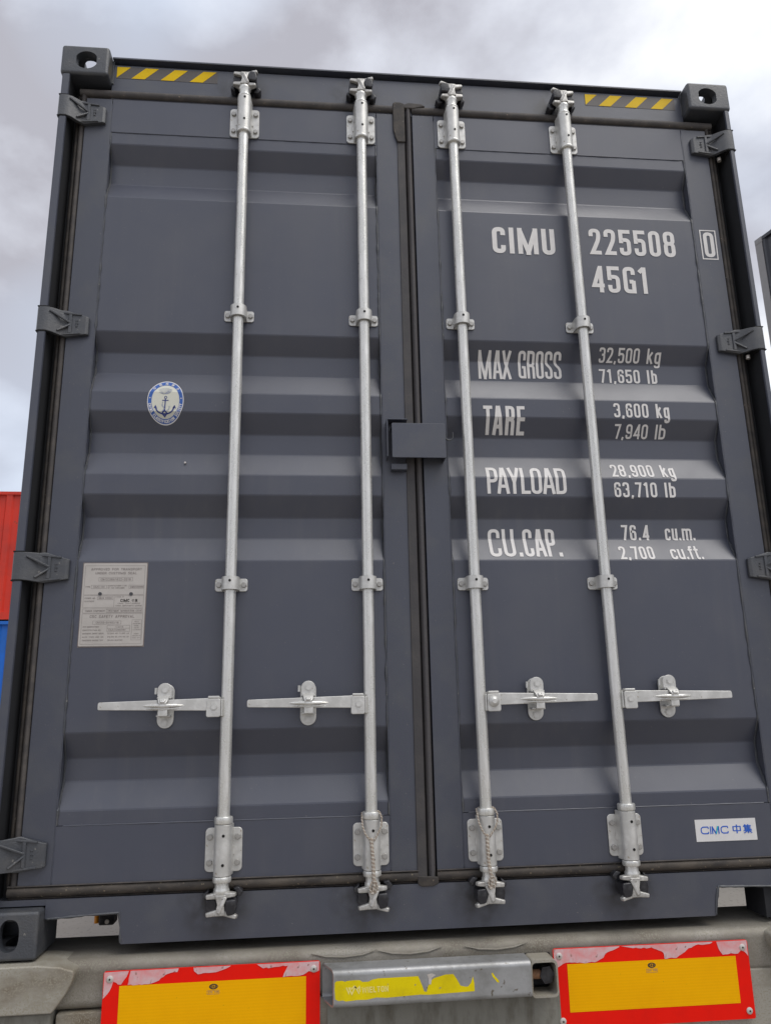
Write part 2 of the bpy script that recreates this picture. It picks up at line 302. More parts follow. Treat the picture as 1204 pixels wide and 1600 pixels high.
# ------------------------------------------------------------------ stroke lettering
def rnd(pts, R, closed=False, n=5):
    """round the corners of a polyline; pts may be (x,y) or (x,y,0) for a corner kept sharp"""
    P = [(p[0], p[1]) for p in pts]; sharp = [len(p) > 2 for p in pts]; o = []
    N = len(P)
    for i in range(N):
        if (not closed and i in (0, N-1)) or sharp[i]: o.append(P[i]); continue
        a, b, c = Vector(P[i-1]), Vector(P[i]), Vector(P[(i+1) % N])
        r = min(R, (a-b).length*.499, (c-b).length*.499)
        s_, e_ = b + (a-b).normalized()*r, b + (c-b).normalized()*r
        for k in range(n+1):
            t = k/n; o.append(tuple((1-t)**2*s_ + 2*t*(1-t)*b + t*t*e_))
    return o
def glyph(ch, W, s):
    """strokes of a condensed gothic letter: list of (points, closed), height 1, width W, stroke s"""
    l, r, b, t = s/2, W-s/2, s/2, 1-s/2
    R = (r-l)*.62; c = W/2
    O = lambda p, cl=False, RR=None: (rnd(p, RR or R, cl), cl)
    if ch == 'O' or ch == '0': return [O([(l,b),(r,b),(r,t),(l,t)], True)]
    if ch == 'C': return [O([(r,.69),(r,t),(l,t),(l,b),(r,b),(r,.31)])]
    if ch == 'I' or ch == 'l': return [([(c,0),(c,1)], False)]
    if ch == 'M': return [([(l,0),(l,1)],False), ([(r,0),(r,1)],False), ([(l,1-s*.5),(c-.004,s*.55)],False), ([(r,1-s*.5),(c+.004,s*.55)],False), ([(c-s*.5,s*.28),(c+s*.5,s*.28)],False)]
    if ch == 'N': return [([(l,0),(l,1)],False), ([(r,0),(r,1)],False), ([(l,1-s*.3),(r,s*.3)],False)]
    if ch == 'U': return [O([(l,1),(l,b),(r,b),(r,1)])]
    if ch == 'A': return [([(s*.42,0),(c-s*.12,1)],False), ([(W-s*.42,0),(c+s*.12,1)],False), ([(l+s*.4,.27),(r-s*.4,.27)],False)]
    if ch == 'X': return [([(l*.9,0),(r+l*.1,1)],False), ([(l*.9,1),(r+l*.1,0)],False)]
    if ch == 'G': return [O([(r,.70),(r,t),(l,t),(l,b),(r-s*.2,b)]), ([(r,0),(r,.48)],False), ([(c,.44),(r,.44)],False)]
    if ch == 'R': return [([(l,0),(l,1)],False), O([(l,t,0),(r,t),(r,.52),(l,.52,0)],False,max(R,.13)), O([(l,.50),(r,.50),(r,0)],False,max(R,.13))]
    if ch == 'S': return [O([(r,.72),(r,t),(l,t),(l,.60),(r,.40),(r,b),(l,b),(l,.28)])]
    if ch == 'T': return [([(c,0),(c,t)],False), ([(0,t),(W,t)],False)]
    if ch == 'E': return [([(l,0),(l,1)],False), ([(l,t),(W,t)],False), ([(l,b),(W,b)],False), ([(l,.51),(W,.51)],False)]
    if ch == 'F': return [([(l,0),(l,1)],False), ([(l,t),(W,t)],False), ([(l,.51),(W,.51)],False)]
    if ch == 'H': return [([(l,0),(l,1)],False), ([(r,0),(r,1)],False), ([(l,.5),(r,.5)],False)]
    if ch == 'P': return [([(l,0),(l,1)],False), O([(l,t,0),(r,t),(r,.46),(l,.46,0)])]
    if ch == 'B': return [([(l,0),(l,1)],False), O([(l,t,0),(r,t),(r,.52),(l,.52,0)]), O([(l,.52,0),(r,.52),(r,b),(l,b,0)])]
    if ch == 'Y': return [([(l*.8,1),(c,.42)],False), ([(W-l*.8,1),(c,.42)],False), ([(c,0),(c,.46)],False)]
    if ch == 'V': return [([(l*.8,1),(c,0)],False), ([(W-l*.8,1),(c,0)],False)]
    if ch == 'W': return [([(l*.8,1),(W*.27,.03),(c,.9),(W*.73,.03),(W-l*.8,1)],False)]
    if ch == 'L': return [([(l,0),(l,1)],False), ([(l,b),(W,b)],False)]
    if ch == 'D': return [([(l,0),(l,1)],False), O([(l,t,0),(r,t),(r,b),(l,b,0)])]
    if ch == 'J': return [O([(r,1),(r,b),(l,b),(l,.3)])]
    if ch == 'K': return [([(l,0),(l,1)],False), ([(l,.4),(r,1)],False), ([(c*.85,.56),(r+.02,0)],False)]
    if ch == 'Q': return [O([(l,b),(r,b),(r,t),(l,t)], True), ([(c,.2),(W,0)],False)]
    if ch == 'Z': return [([(0,t),(r,t),(l,b),(W,b)],False)]
    if ch == '1': return [([(c+s*.3,0),(c+s*.3,1)],False), ([(c-s*.9,.80),(c+s*.2,.96)],False)]
    if ch == '2': return [O([(l,.70),(l,t),(r,t),(r,.60),(l+s*.15,b,0),(W,b)])]
    if ch == '3': return [O([(l,.74),(l,t),(r,t),(r,.53),(c*.9,.53,0)]), O([(c*.9,.53),(r,.53),(r,b),(l,b),(l,.27)])]
    if ch == '4': return [([(r-s*.25,0),(r-s*.25,1)],False), ([(r-s*.35,.94),(l,.26),(W,.26)],False)]
    if ch == '5': return [([(W,t),(l,t)],False), ([(l,1),(l,.47)],False), O([(l,.50),(l+.02,.60),(r,.60),(r,b),(l,b),(l,.29)])]
    if ch == '6': return [O([(r,.72),(r,t),(l,t),(l,b),(r,b),(r,.57),(l,.57)])]
    if ch == '7': return [([(0,t),(r,t),(c-s*.2,0)],False)]
    if ch == '8': return [O([(l,b),(r,b),(r,.52),(l,.52)],True), O([(l,.52),(r,.52),(r,t),(l,t)],True)]
    if ch == '9': return [O([(l,.28),(l,b),(r,b),(r,t),(l,t),(l,.43),(r,.43)])]
    if ch == '.': return [([(c,0),(c,s*1.25)],False)]
    if ch == ',': return [([(c*.5,-.08),(c*1.1,s*.95)],False)]
    if ch == '-': return [([(0,.45),(W,.45)],False)]
    if ch == '/': return [([(0,0),(W,1)],False)]
    # lower case (x-height .76)
    x = .76 - s/2
    if ch == 'k': return [([(l,0),(l,1)],False), ([(l,.30),(r,.76)],False), ([(c*.85,.42),(r+.02,0)],False)]
    if ch == 'g': return [O([(l,b),(r,b),(r,x),(l,x)],True,R*.8), O([(r,.76),(r,-.24),(l,-.24),(l,-.10)],False,R*.8)]
    if ch == 'b': return [([(l,0),(l,1)],False), O([(l,b,0),(r,b),(r,x),(l,x,0)],False,R*.8)]
    if ch == 'c': return [O([(r,.52),(r,x),(l,x),(l,b),(r,b),(r,.25)],False,R*.8)]
    if ch == 'u': return [O([(l,.76),(l,b),(r,b)],False,R*.8), ([(r,0),(r,.76)],False)]
    if ch == 'm': return [([(l,0),(l,.76)],False), O([(l,x,0),(c,x),(c,0)],False,R*.35), O([(c,x,0),(r,x),(r,0)],False,R*.35)]
    if ch == 'f': return [O([(c-s*.1,0),(c-s*.1,t),(W,t)],False,R*.6), ([(0,.72),(W,.72)],False)]
    if ch == 't': return [O([(c-s*.1,1),(c-s*.1,b),(W,b)],False,R*.6), ([(0,.72),(W,.72)],False)]
    # CJK signs written stroke by stroke in a unit square
    cj = {'\u4e2d': [[(.12,.3),(.12,.78),(.88,.78),(.88,.3),(.12,.3)], [(.5,0),(.5,1)]],
          '\u96c6': [[(.3,1),(.08,.72)],[(.24,.9),(.24,.38)],[(.24,.84),(.9,.84)],[(.24,.70),(.84,.70)],[(.24,.56),(.84,.56)],[(.24,.42),(.92,.42)],[(.56,1),(.56,0)],[(.05,.3),(.95,.3)],[(.5,.28),(.1,.02)],[(.6,.28),(.94,.02)]],
          '\u56fd': [[(.08,0),(.08,.98),(.92,.98),(.92,0),(.08,.02)],[(.25,.76),(.75,.76)],[(.28,.5),(.72,.5)],[(.22,.22),(.78,.22)],[(.5,.76),(.5,.22)]],
          '\u8239': [[(.2,1),(.1,.8),(.1,0)],[(.1,.8),(.42,.8),(.42,0)],[(0,.45),(.5,.45)],[(.62,.95),(.58,.6)],[(.62,.95),(.85,.95),(.9,.6)],[(.6,.42),(.6,.03),(.9,.03),(.9,.42),(.6,.42)]],
          '\u7ea7': [[(.25,1),(.05,.68),(.3,.66),(.02,.35),(.35,.4)],[(.02,.08),(.36,.18)],[(.45,.9),(.85,.9),(.7,.6),(.9,.6),(.5,0)],[(.55,.88),(.5,.4),(.38,0)],[(.55,.55),(.95,.02)]],
          '\u793e': [[(.2,1),(.28,.86)],[(.05,.75),(.4,.75),(.05,.35)],[(.24,.55),(.24,0)],[(.5,.6),(.95,.6)],[(.72,.95),(.72,.05)],[(.45,.05),(1,.05)]]}
    if ch in cj: return [([(p[0]*W, p[1]) for p in st], False) for st in cj[ch]]
    return []
CW = {'M': 1.55, 'W': 1.6, 'I': .45, 'l': .45, '.': .34, ',': .38, '1': .75, 'm': 1.75, 'A': 1.12, 'X': 1.12, 'Y': 1.08, 'T': 1.0,
      'f': .72, 't': .72, '/': .6, 'E': .88, 'L': .85, 'F': .85, ' ': .75}
KERN = {'AY', 'PA', 'TA', 'AX', 'AV', 'LY'}
def kern(a, b): return -.06 if a + b in KERN else 0
def ribbon(pts, closed, s):
    P = [Vector(p) for p in pts]; o = [P[0]]
    for p in P[1:]:
        if (p - o[-1]).length > 1e-5: o.append(p)
    if closed and (o[0]-o[-1]).length < 1e-5: o.pop()
    P = o; N = len(P); Lf, Rt = [], []
    for i in range(N):
        a = P[i-1] if (closed or i > 0) else None; c = P[(i+1) % N] if (closed or i < N-1) else None
        d1 = (P[i]-a).normalized() if a is not None else None; d2 = (c-P[i]).normalized() if c is not None else None
        if d1 is None: d1 = d2
        if d2 is None: d2 = d1
        n1_, n2_ = Vector((-d1.y, d1.x)), Vector((-d2.y, d2.x)); m = n1_ + n2_
        if m.length < .2: m = n1_
        m.normalize(); k = s/2 / max(.45, m.dot(n1_))
        Lf.append(P[i] + m*k); Rt.append(P[i] - m*k)
    q = []
    for i in range(N if closed else N-1):
        j = (i+1) % N; q.append((Lf[i], Lf[j], Rt[j], Rt[i]))
    return q
def text_quads(txt, x0, x1, z0, z1, s=.17, wide=.44, gap=.13, cjk=.9):
    """quads (in x,z) of a line of text that fills x0..x1, baseline z0, cap height z1; s = stroke / cap height"""
    H = z1 - z0; ws = []
    fixed = sum(cjk if ord(ch) > 0x3000 else (s if ch in 'Il' else 0) for ch in txt) + gap*(len(txt)-1) + sum(kern(a, b) for a, b in zip(txt, txt[1:]))
    flex = sum(CW.get(ch, 1.0) for ch in txt if not (ord(ch) > 0x3000 or ch in 'Il'))
    if flex: wide = max(.15, ((x1-x0)/H - fixed)/flex)
    for ch in txt: ws.append(cjk if ord(ch) > 0x3000 else (s if ch in 'Il' else CW.get(ch, 1.0)*wide))
    tot = sum(ws) + gap*(len(txt)-1) + sum(kern(a, b) for a, b in zip(txt, txt[1:])); k = (x1-x0)/(tot*H); x = x0; out = []
    for idx, (ch, w) in enumerate(zip(txt, ws)):
        if ch != ' ':
            for si, (pts, cl) in enumerate(glyph(ch, w, s)):
                for q in ribbon(pts, cl, s * (.45 if ord(ch) > 0x3000 else 1)):
                    out.append(([(x + p.x*H*k, z0 + p.y*H) for p in q], si))
        x += (w + gap + (kern(ch, txt[idx+1]) if idx+1 < len(txt) else 0))*H*k
    return out

# ------------------------------------------------------------------ door panel profile (Y as a function of height)
PO, PIN = 0.053, 0.089
RIBS = [(2.5412, 2.4785, 2.4035, 2.3300), (1.8286, 1.7668, 1.6940, 1.6185), (1.5524, 1.4893, 1.4205, 1.3430), (1.2774, 1.2110, 1.1440, 1.0680), (0.5690, 0.4975, 0.4345, 0.3600)]
CR = [z for r in RIBS for z in r]
def prof(z):
    for a, b, c, d in RIBS:
        if z >= a: return PO
        if z > b: return PO + (a-z)/(a-b)*(PIN-PO)
        if z >= c: return PIN
        if z > d: return PO + (z-d)/(c-d)*(PIN-PO)
    return PO
def decal(quads, name, m, parent, eps=.0012, conform=True, y=None, tilt=0.0):
    """flat print: quads in (x,z), laid on the door profile (or on the plane y) eps in front of it"""
    bm = bmesh.new(); ly = bm.verts.layers.float.new('o')
    for q, si in quads:
        vs = []
        for (x, z) in q:
            v = bm.verts.new((x, 0, z)); v[ly] = si*.00012; vs.append(v)
        try: bm.faces.new(vs)
        except ValueError: pass
    if conform:
        zs = [v.co.z for v in bm.verts]; lo, hi = min(zs), max(zs)
        for c in CR:
            if lo < c < hi: bmesh.ops.bisect_plane(bm, geom=bm.verts[:]+bm.edges[:]+bm.faces[:], dist=1e-6, plane_co=(0,0,c), plane_no=(0,0,1))
    for v in bm.verts: v.co.y = (prof(v.co.z) if conform else y) - eps - v[ly]
    bm.verts.index_update()
    b = MB(); b.v = [tuple(v.co) for v in bm.verts]; b.f = [tuple(v.index for v in f.verts) for f in bm.faces]; bm.free()
    return b.build(name, m, parent, smooth=0, recalc=False)
def poly_fan(pts, si=0):
    cx = sum(p[0] for p in pts)/len(pts); cz = sum(p[1] for p in pts)/len(pts)
    return [([(cx, cz), pts[i], pts[(i+1) % len(pts)]], si) for i in range(len(pts))]
def ring(pa, pb, si=0):
    n = len(pa); return [([pa[i], pa[(i+1) % n], pb[(i+1) % n], pb[i]], si) for i in range(n)]
def bead(name, pts, r, parent, m=PAINTF, seed=0, jit=.35):
    """an uneven weld bead along a polyline"""
    P = []; rs = []
    for a, b_ in zip(pts[:-1], pts[1:]):
        a, b_ = Vector(a), Vector(b_); n = max(2, int((b_-a).length/.012))
        for k in range(n):
            q = a.lerp(b_, k/n); h = noise.noise(Vector((q.x*45+seed, q.y*45, q.z*45)))
            P.append(q); rs.append(r*(1+jit*h*1.6))
    P.append(Vector(pts[-1])); rs.append(r)
    b2 = MB(); b2.tube(P, rs, 6); return b2.build(name, m, parent)

# =================================================================== GROUND
g = MB(); g.add([(-700,-700,0),(700,-700,0),(700,700,0),(-700,700,0)], [(0,1,2,3)])
tag(g.build('ground', GROUND, smooth=0, dz=0), kind='structure')

# =================================================================== THE CONTAINER
CT = thing('shipping_container', (0, 0, ZB), 'dark grey steel shipping container with closed double doors on the trailer', 'shipping container')
H, HW, LN = 2.896, 1.219, 12.192

# ---- corner castings
def casting(sx, top, yb=0.0, flip=False):
    x0, x1 = sorted((sx*1.057, sx*HW)); z0, z1 = (H-.118, H) if top else (0, .118)
    ya, yc = (yb, yb+.178)
    b = MB(); b.box(x0, x1, ya, yc, z0, z1); b.bevel(.011 if top else .009, 3)
    o = b.build('corner_casting', CASTP, CT)
    if yb > 1:
        return o
    cx, cz = sx*1.1325, (z0+z1)/2 - (.002 if top else -.002)
    t = .028
    cav = MB().box(x0+t, x1-t, ya+t, yc-.02, z0+t, z1-t)
    if top:
        e1 = MB().prism([(max(cx-.0345, min(cx+.0345, p[0])), p[1]) for p in ell(cx, cz, .0385, .036, 28)], 'y', ya-.02, ya+t+.002)
        e2 = MB().prism(ell(sx*1.130, ya+.1015, .032, .062, 28, 2.4), 'z', z1-t-.002, z1+.02)
    else:
        e1 = MB().prism(ell(cx-sx*.003, cz, .0255, .0395, 28, 2.5), 'y', ya-.02, ya+t+.002)
        e2 = MB().prism(ell(sx*1.130, ya+.1015, .032, .062, 28, 2.4), 'z', z0-.02, z0+t+.002)
    xw = (x1-t-.002, x1+.02) if sx > 0 else (x0-.02, x0+t+.002)
    e3 = MB().prism(ell(ya+.1015, cz, .036, .027, 24, 2.4), 'x', *xw)
    cut(o, [cav, e1, e2, e3])
    return o
for sx in (-1, 1):
    for top in (True, False):
        casting(sx, top); casting(sx, top, LN-.178)

# ---- corner posts at the door end
for sx in (-1, 1):
    xi = 1.186 if sx < 0 else 1.194
    # J-shaped section: outer strip with rounded edge, web going back, back plate, seal stop
    sec = [(sx*1.2125, .012), (sx*1.2095, .0045), (sx*1.203, .0015), (sx*xi, .0015), (sx*(xi-.002), .005), (sx*(xi-.002), .009), (sx*(xi+.004), .012), (sx*(xi+.004), .12), (sx*1.2150, .12), (sx*1.2150, .03)]
    b = MB(); b.prism(sec, 'z', .121, H-.121); b.build('corner_post', PAINTF, CT)
    b = MB(); b.prism([(sx*(xi+.0035), .0125), (sx*(xi-.0005), .0125), (sx*(xi-.0005), .094), (sx*1.150, .094), (sx*1.150, .1195), (sx*(xi+.0035), .1195)], 'z', .122, H-.122); b.build('post_inner_channel', DARK, CT)  # inner channel coloured near-black, darker than the post strip
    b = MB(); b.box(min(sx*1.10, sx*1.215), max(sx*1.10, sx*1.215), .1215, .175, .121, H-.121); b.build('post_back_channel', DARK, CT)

# ---- header and sill
b = MB(); b.prism([(.057, 2.722), (.057, 2.872), (.072, 2.877), (.072, 2.8875), (.042, 2.8875), (.042, 2.893), (.30, 2.893), (.30, 2.74), (.10, 2.722)], 'x', -1.0565, 1.0565)
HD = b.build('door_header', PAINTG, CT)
b = MB(); b.box(-1.2, -1.0575, .12, .30, 2.72, 2.776); b.build('header_end', DARK, CT)
b = MB(); b.box(1.0575, 1.2, .12, .30, 2.72, 2.776); b.build('header_end', DARK, CT)
b = MB()
b.prism([(-1.056, .1365), (-1.056, .0885), (-.8595, .0965), (-.8540, .0185), (.8235, .0185), (.8345, .0945), (1.056, .0885), (1.056, .1365)], 'y', .046, .052)
b.box(-1.2, -1.0565, .049, .055, .1215, .1365); b.box(1.0565, 1.2, .049, .055, .1215, .1365)
b.box(-.8540, .8235, .052, .20, .0185, .0245)
b.box(-1.2, 1.2, .0522, .14, .128, .1362)
b.box(-.8560, -.8500, .0522, .24, .0250, .127); b.box(.8195, .8270, .0522, .24, .0250, .127)
b.box(-1.056, -.857, .0522, .24, .0980, .1035); b.box(.8275, 1.056, .0522, .24, .0985, .1035)
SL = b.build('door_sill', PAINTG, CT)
bead('weld_seam', [(-1.050, .046, .0885), (-.95, .046, .0935), (-.862, .046, .0965), (-.858, .046, .060), (-.8545, .046, .022)], .0032, SL, CASTP, 3, .6)
bead('weld_seam', [(1.050, .046, .0890), (.95, .046, .0930), (.84, .046, .0960), (.8300, .046, .060), (.8235, .046, .022)], .0032, SL, CASTP, 9, .6)
b = MB().box(.985, 1.055, .06, .17, .004, .087); b.build('gusset_plate', DARK, CT)
b = MB()
for k in range(36): b.box(-1.15, 1.15, .62+k*.32, .665+k*.32, .03, .15)
tag(b.build('cross_members', DARK, CT))
b = MB(); b.box(-1.17, 1.17, .13, 12.05, .155, .18); b.build('floor', DARK, CT)
b = MB(); b.box(-1.16, 1.16, .125, .135, .16, 2.75); b.build('door_light_block', DARK, CT)  # added dark sheet behind the doors, blocks light through their gaps
# welds where castings meet header
for sx in (-1, 1):
    bead('weld_seam', [(sx*1.0545, .056, 2.79), (sx*1.0545, .056, 2.886)], .0035, HD, CASTP, 5*sx, .5)

# ---- body
def corrugated(x_or_y, axis, a0, a1, z0, z1, depth, pitch, sgn):
    """vertical corrugations; surface at x_or_y, running a0..a1"""
    pts = []; a = a0; ph = 0
    fr = (.07, .034, .07, .034) if pitch < .25 else (.104, .036, .104, .034)
    lv = (0, 0, 1, 1)
    while a < a1:
        pts.append((min(a, a1), x_or_y + sgn*depth*lv[ph % 4])); a += fr[ph % 4]*pitch/.278 if pitch >= .25 else fr[ph % 4]; ph += 1
    pts.append((a1, pts[-1][1])); m = MB(); n = len(pts)
    P = (lambda p, z: (p[1], p[0], z)) if axis == 'y' else (lambda p, z: (p[0], p[1], z))
    m.add([P(p, z0) for p in pts] + [P(p, z1) for p in pts], [(i, i+1, n+i+1, n+i) for i in range(n-1)])
    return m
for sx in (-1, 1):
    corrugated(sx*1.205, 'y', .17, LN-.17, .16, 2.83, .036, .278, -sx).build('side_wall', PAINT, CT, smooth=20)
    b = MB(); b.box(min(sx*1.155, sx*1.216), max(sx*1.155, sx*1.216), .179, LN-.179, 2.83, 2.89); b.build('top_side_rail', PAINTF, CT)
    b = MB(); b.box(min(sx*1.17, sx*1.216), max(sx*1.17, sx*1.216), .179, LN-.179, .02, .16); b.build('bottom_side_rail', PAINTF, CT)
b = MB(); b.box(-1.17, 1.17, .27, LN-.1, 2.860, 2.868); b.build('roof', PAINT, CT)
corrugated(LN-.06, 'x', -1.16, 1.16, .15, 2.86, .045, .278, -1).build('front_wall', PAINT, CT, smooth=20)
for sx in (-1, 1):
    b = MB(); b.box(min(sx*1.10, sx*1.214), max(sx*1.10, sx*1.214), LN-.16, LN-.02, .119, H-.119); b.build('front_corner_post', PAINTF, CT)

# ---- doors
def door(x0, xi0, xi1, x1, nm):
    """x0..x1 outer edges, xi0..xi1 the corrugated panel between the vertical tubes"""
    b = MB(); b.box(x0, xi0, .050, .105, .168, 2.722); b.box(xi1, x1, .050, .105, .168, 2.722); b.bevel(.003, 2)
    D = b.build('door', PAINTF, CT)
    rows = [2.5855, 2.56] + CR + [.3221]
    rows = sorted(set(rows), reverse=True)
    fine = []
    for i in range(len(rows)-1):
        n = max(1, int((rows[i]-rows[i+1])/.16)); fine += [rows[i] + (rows[i+1]-rows[i])*k/n for k in range(n)]
    fine.append(rows[-1])
    # rounded creases
    fr2 = []
    for z in fine:
        if z in CR: fr2 += [z+.0022, z-.0022]
        else: fr2.append(z)
    nx = 10; vs = []; fs = []
    for z in fr2:
        for i in range(nx+1):
            x = xi0-.004 + (xi1-xi0+.008)*i/nx; vs.append((x, prof(z), z))
    for j in range(len(fr2)-1):
        for i in range(nx): a = j*(nx+1)+i; fs.append((a, a+nx+1, a+nx+2, a+1))
    b = MB().add(vs, fs); b.build('door_panel', PAINT, D, smooth=0)
    b = MB(); b.box(xi0+.0015, xi1-.0015, .0512, .105, 2.5875, 2.7215); b.build('top_rail', PAINT, D)
    b = MB(); b.box(xi0+.0015, xi1-.0015, .0512, .105, .1682, .3205); b.build('bottom_rail', PAINT, D)
    bead('weld_seam', [(xi0+.02, .0522, 2.5868), (xi1-.02, .0522, 2.5868)], .0017, D, PAINTF, 1)
    bead('weld_seam', [(xi0+.02, .0522, .3213), (xi1-.02, .0522, .3213)], .0021, D, PAINTF, 2)
    bead('weld_seam', [(xi0+.001, .0518, 2.70), (xi0+.001, .0518, .176)], .0020, D, PAINTF, 4)
    bead('weld_seam', [(xi1-.001, .0518, 2.70), (xi1-.001, .0518, .176)], .0020, D, PAINTF, 6)
    # bead following the corrugation where sheet meets tube
    for xx, sd_ in ((xi0+.003, 11), (xi1-.003, 17)):
        path = [(xx, prof(z)-.001, z) for z in [2.585]+CR+[.323]]
        bead('weld_seam', path, .0030, D, CASTP, sd_, .7)
    return D
DL = door(-1.1365, -1.0480, -.1180, -.0400, 'l')
DR = door(.0130, .0920, 1.0365, 1.1330, 'r')

# ---- seals
def seal(name, pts2d_list, axis, a, b_, m, parent):
    s = MB(); s.prism(pts2d_list, axis, a, b_); return s.build(name, m, parent, smooth=50)
def bulge(c, w, y0, y1, n=8):
    """cross-section (pos, y) of a half-round strip c +- w/2, back at y1, crown at y0"""
    return [(c - w/2*math.cos(math.pi*k/n), y1 - (y1-y0)*math.sin(math.pi*k/n)**.7) for k in range(n+1)]
for D, xa, xb in ((DL, -1.16, -.040), (DR, .013, 1.16)):
    # top: worn upper bead with a dark lower lip
    s = [(y, z) for z, y in bulge(2.7450, .029, .0435, .062)]; seal('door_seal', s, 'x', xa, xb, RUBBER2, D)
    s = [(y, z) for z, y in bulge(2.7255, .0110, .0560, .070)]; seal('door_seal', s, 'x', xa, xb, RUBBER, D)
    s = [(y, z) for z, y in bulge(.1560, .0290, .0430, .062)]; seal('door_seal', s, 'x', xa, xb, RUBBER3, D)
    s = [(y, z) for z, y in bulge(.1705, .0045, .0440, .060, 4)]; seal('door_seal', s, 'x', xa, xb, RUBBER2, D)
    s = [(y, z) for z, y in bulge(.1390, .0080, .0540, .062, 4)]; seal('door_seal', s, 'x', xa, xb, RUBBER, D)
s = [(x, y) for x, y in bulge(-1.1470, .0200, .0480, .068)]; seal('door_seal', s, 'z', .15, 2.735, RUBBER2, DL)
s = [(x, y) for x, y in bulge(-1.1640, .0170, .0600, .080)]; seal('door_seal', s, 'z', .15, 2.735, RUBBER, DL)
s = [(x, y) for x, y in bulge(1.1430, .0190, .0500, .070)]; seal('door_seal', s, 'z', .15, 2.735, RUBBER, DR)
s = [(x, y) for x, y in bulge(1.1610, .0180, .0600, .080)]; seal('door_seal', s, 'z', .15, 2.735, RUBBER, DR)
s = [(-.0435, .0478), (-.042, .0462), (-.018, .0455), (-.0150, .050), (-.0150, .10), (-.0435, .10)]; seal('door_seal', s, 'z', .133, 2.60, RUBBERD, DR)
b = MB(); b.prism([(-.0575, 2.762), (-.0575, 2.655), (-.052, 2.625), (-.0435, 2.598), (-.015, 2.598), (-.015, 2.762), (-.03, 2.768), (-.05, 2.768)], 'y', .0405, .0475); b.bevel(.003, 2); b.build('seal_flap', RUBBER, DR, smooth=50)
s = [(x, y) for x, y in bulge(-.0010, .0285, .0430, .10)]; seal('door_seal', s, 'z', .133, 2.745, RUBBERC, DR)
b = MB(); b.prism([(-.015, 2.745), (-.02, 2.7585), (.0, 2.7685), (.048, 2.7665), (.062, 2.757), (.02, 2.745)], 'y', .0415, .056); b.bevel(.003, 2); b.build('seal_flap', RUBBER2, DR, smooth=50)
b = MB(); b.prism([(-.046, .158), (-.043, .134), (-.032, .129), (.0, .129), (.016, .136), (.016, .154)], 'y', .0420, .0490); b.bevel(.003, 2); b.build('seal_flap', RUBBER, DR, smooth=50)

# ---- hinges
def hinge(sx, zc):
    P = lambda x: sx*x
    b = MB()
    sec = [(1.2150, .030), (1.2150, .008), (1.2110, .0010), (1.2040, -.0015), (1.1850, -.0010), (1.1680, .0080), (1.1480, .0270), (1.1330, .0335), (1.0720, .0335), (1.0640, .0400),
           (1.0640, .0495), (1.1330, .0495), (1.1600, .036), (1.1780, .018), (1.1900, .014), (1.2000, .03)]
    zt = {1.2178: .041, 1.2130: .041, 1.2050: .041, 1.1850: .041, 1.2000: .041, 1.1900: .041}
    n = len(sec); vs = []
    for sgn in (-1, 1):
        for (x, y) in sec:
            if x > 1.18: h = .041
            elif x > 1.13: h = .041 + (1.18-x)/.05*.004
            else: h = .045 - (1.13-x)/.066*(.015)
            vs.append((P(x), y, zc + sgn*h + (-.004 if x < 1.1 else 0)))
    fs = [tuple(range(n)), tuple(range(2*n-1, n-1, -1))] + [(i, n+i, n+(i+1) % n, (i+1) % n) for i in range(n)]
    b.add(vs, fs); b.bevel(.0022, 2)
    h_ = b.build('hinge', CASTP, CT, smooth=40)
    # cast relief: rims, cross bar and V
    r = MB(); y = .0325
    def rib(xa, za, xb, zb, w=.006, hh=.007, ya=y, yb=y):
        r.bar((P(xa), ya, zc+za), (P(xb), yb, zc+zb), w, hh)
    rib(1.150, .0375, 1.086, .0310); rib(1.150, -.0395, 1.086, -.0335); rib(1.120, .032, 1.120, -.034, .010)
    rib(1.1770, .0300, 1.120, .002, .006, .008, .0020, y); rib(1.1550, -.0320, 1.120, -.004, .006, .008, .0190, y)
    rib(1.104, .010, 1.096, .010, .003, .003); rib(1.104, -.010, 1.096, -.010, .003, .003); rib(1.100, .012, 1.100, -.012, .003, .003); rib(1.104, 0, 1.094, 0, .003, .003)
    r.bevel(.0012, 1); r.build('cast_relief', CASTP, h_)
    if sx > 0:
        p = MB().tube([(P(1.170), .045, zc-.060), (P(1.170), .045, zc-.047)], .0075, 12); p.build('washer', STEELW, h_)
    # split lines between barrel and post
    for z in (zc+.0430, zc-.0430):
        q = MB(); q.box(min(P(1.2142), P(1.184)), max(P(1.2142), P(1.184)), .0003, .03, z-.0016, z+.0016); q.build('barrel_gap', HOLE, h_)
    return h_
for zc in (2.6460, 1.8400, 1.0440, .2535):
    hinge(-1, zc); hinge(1, zc)

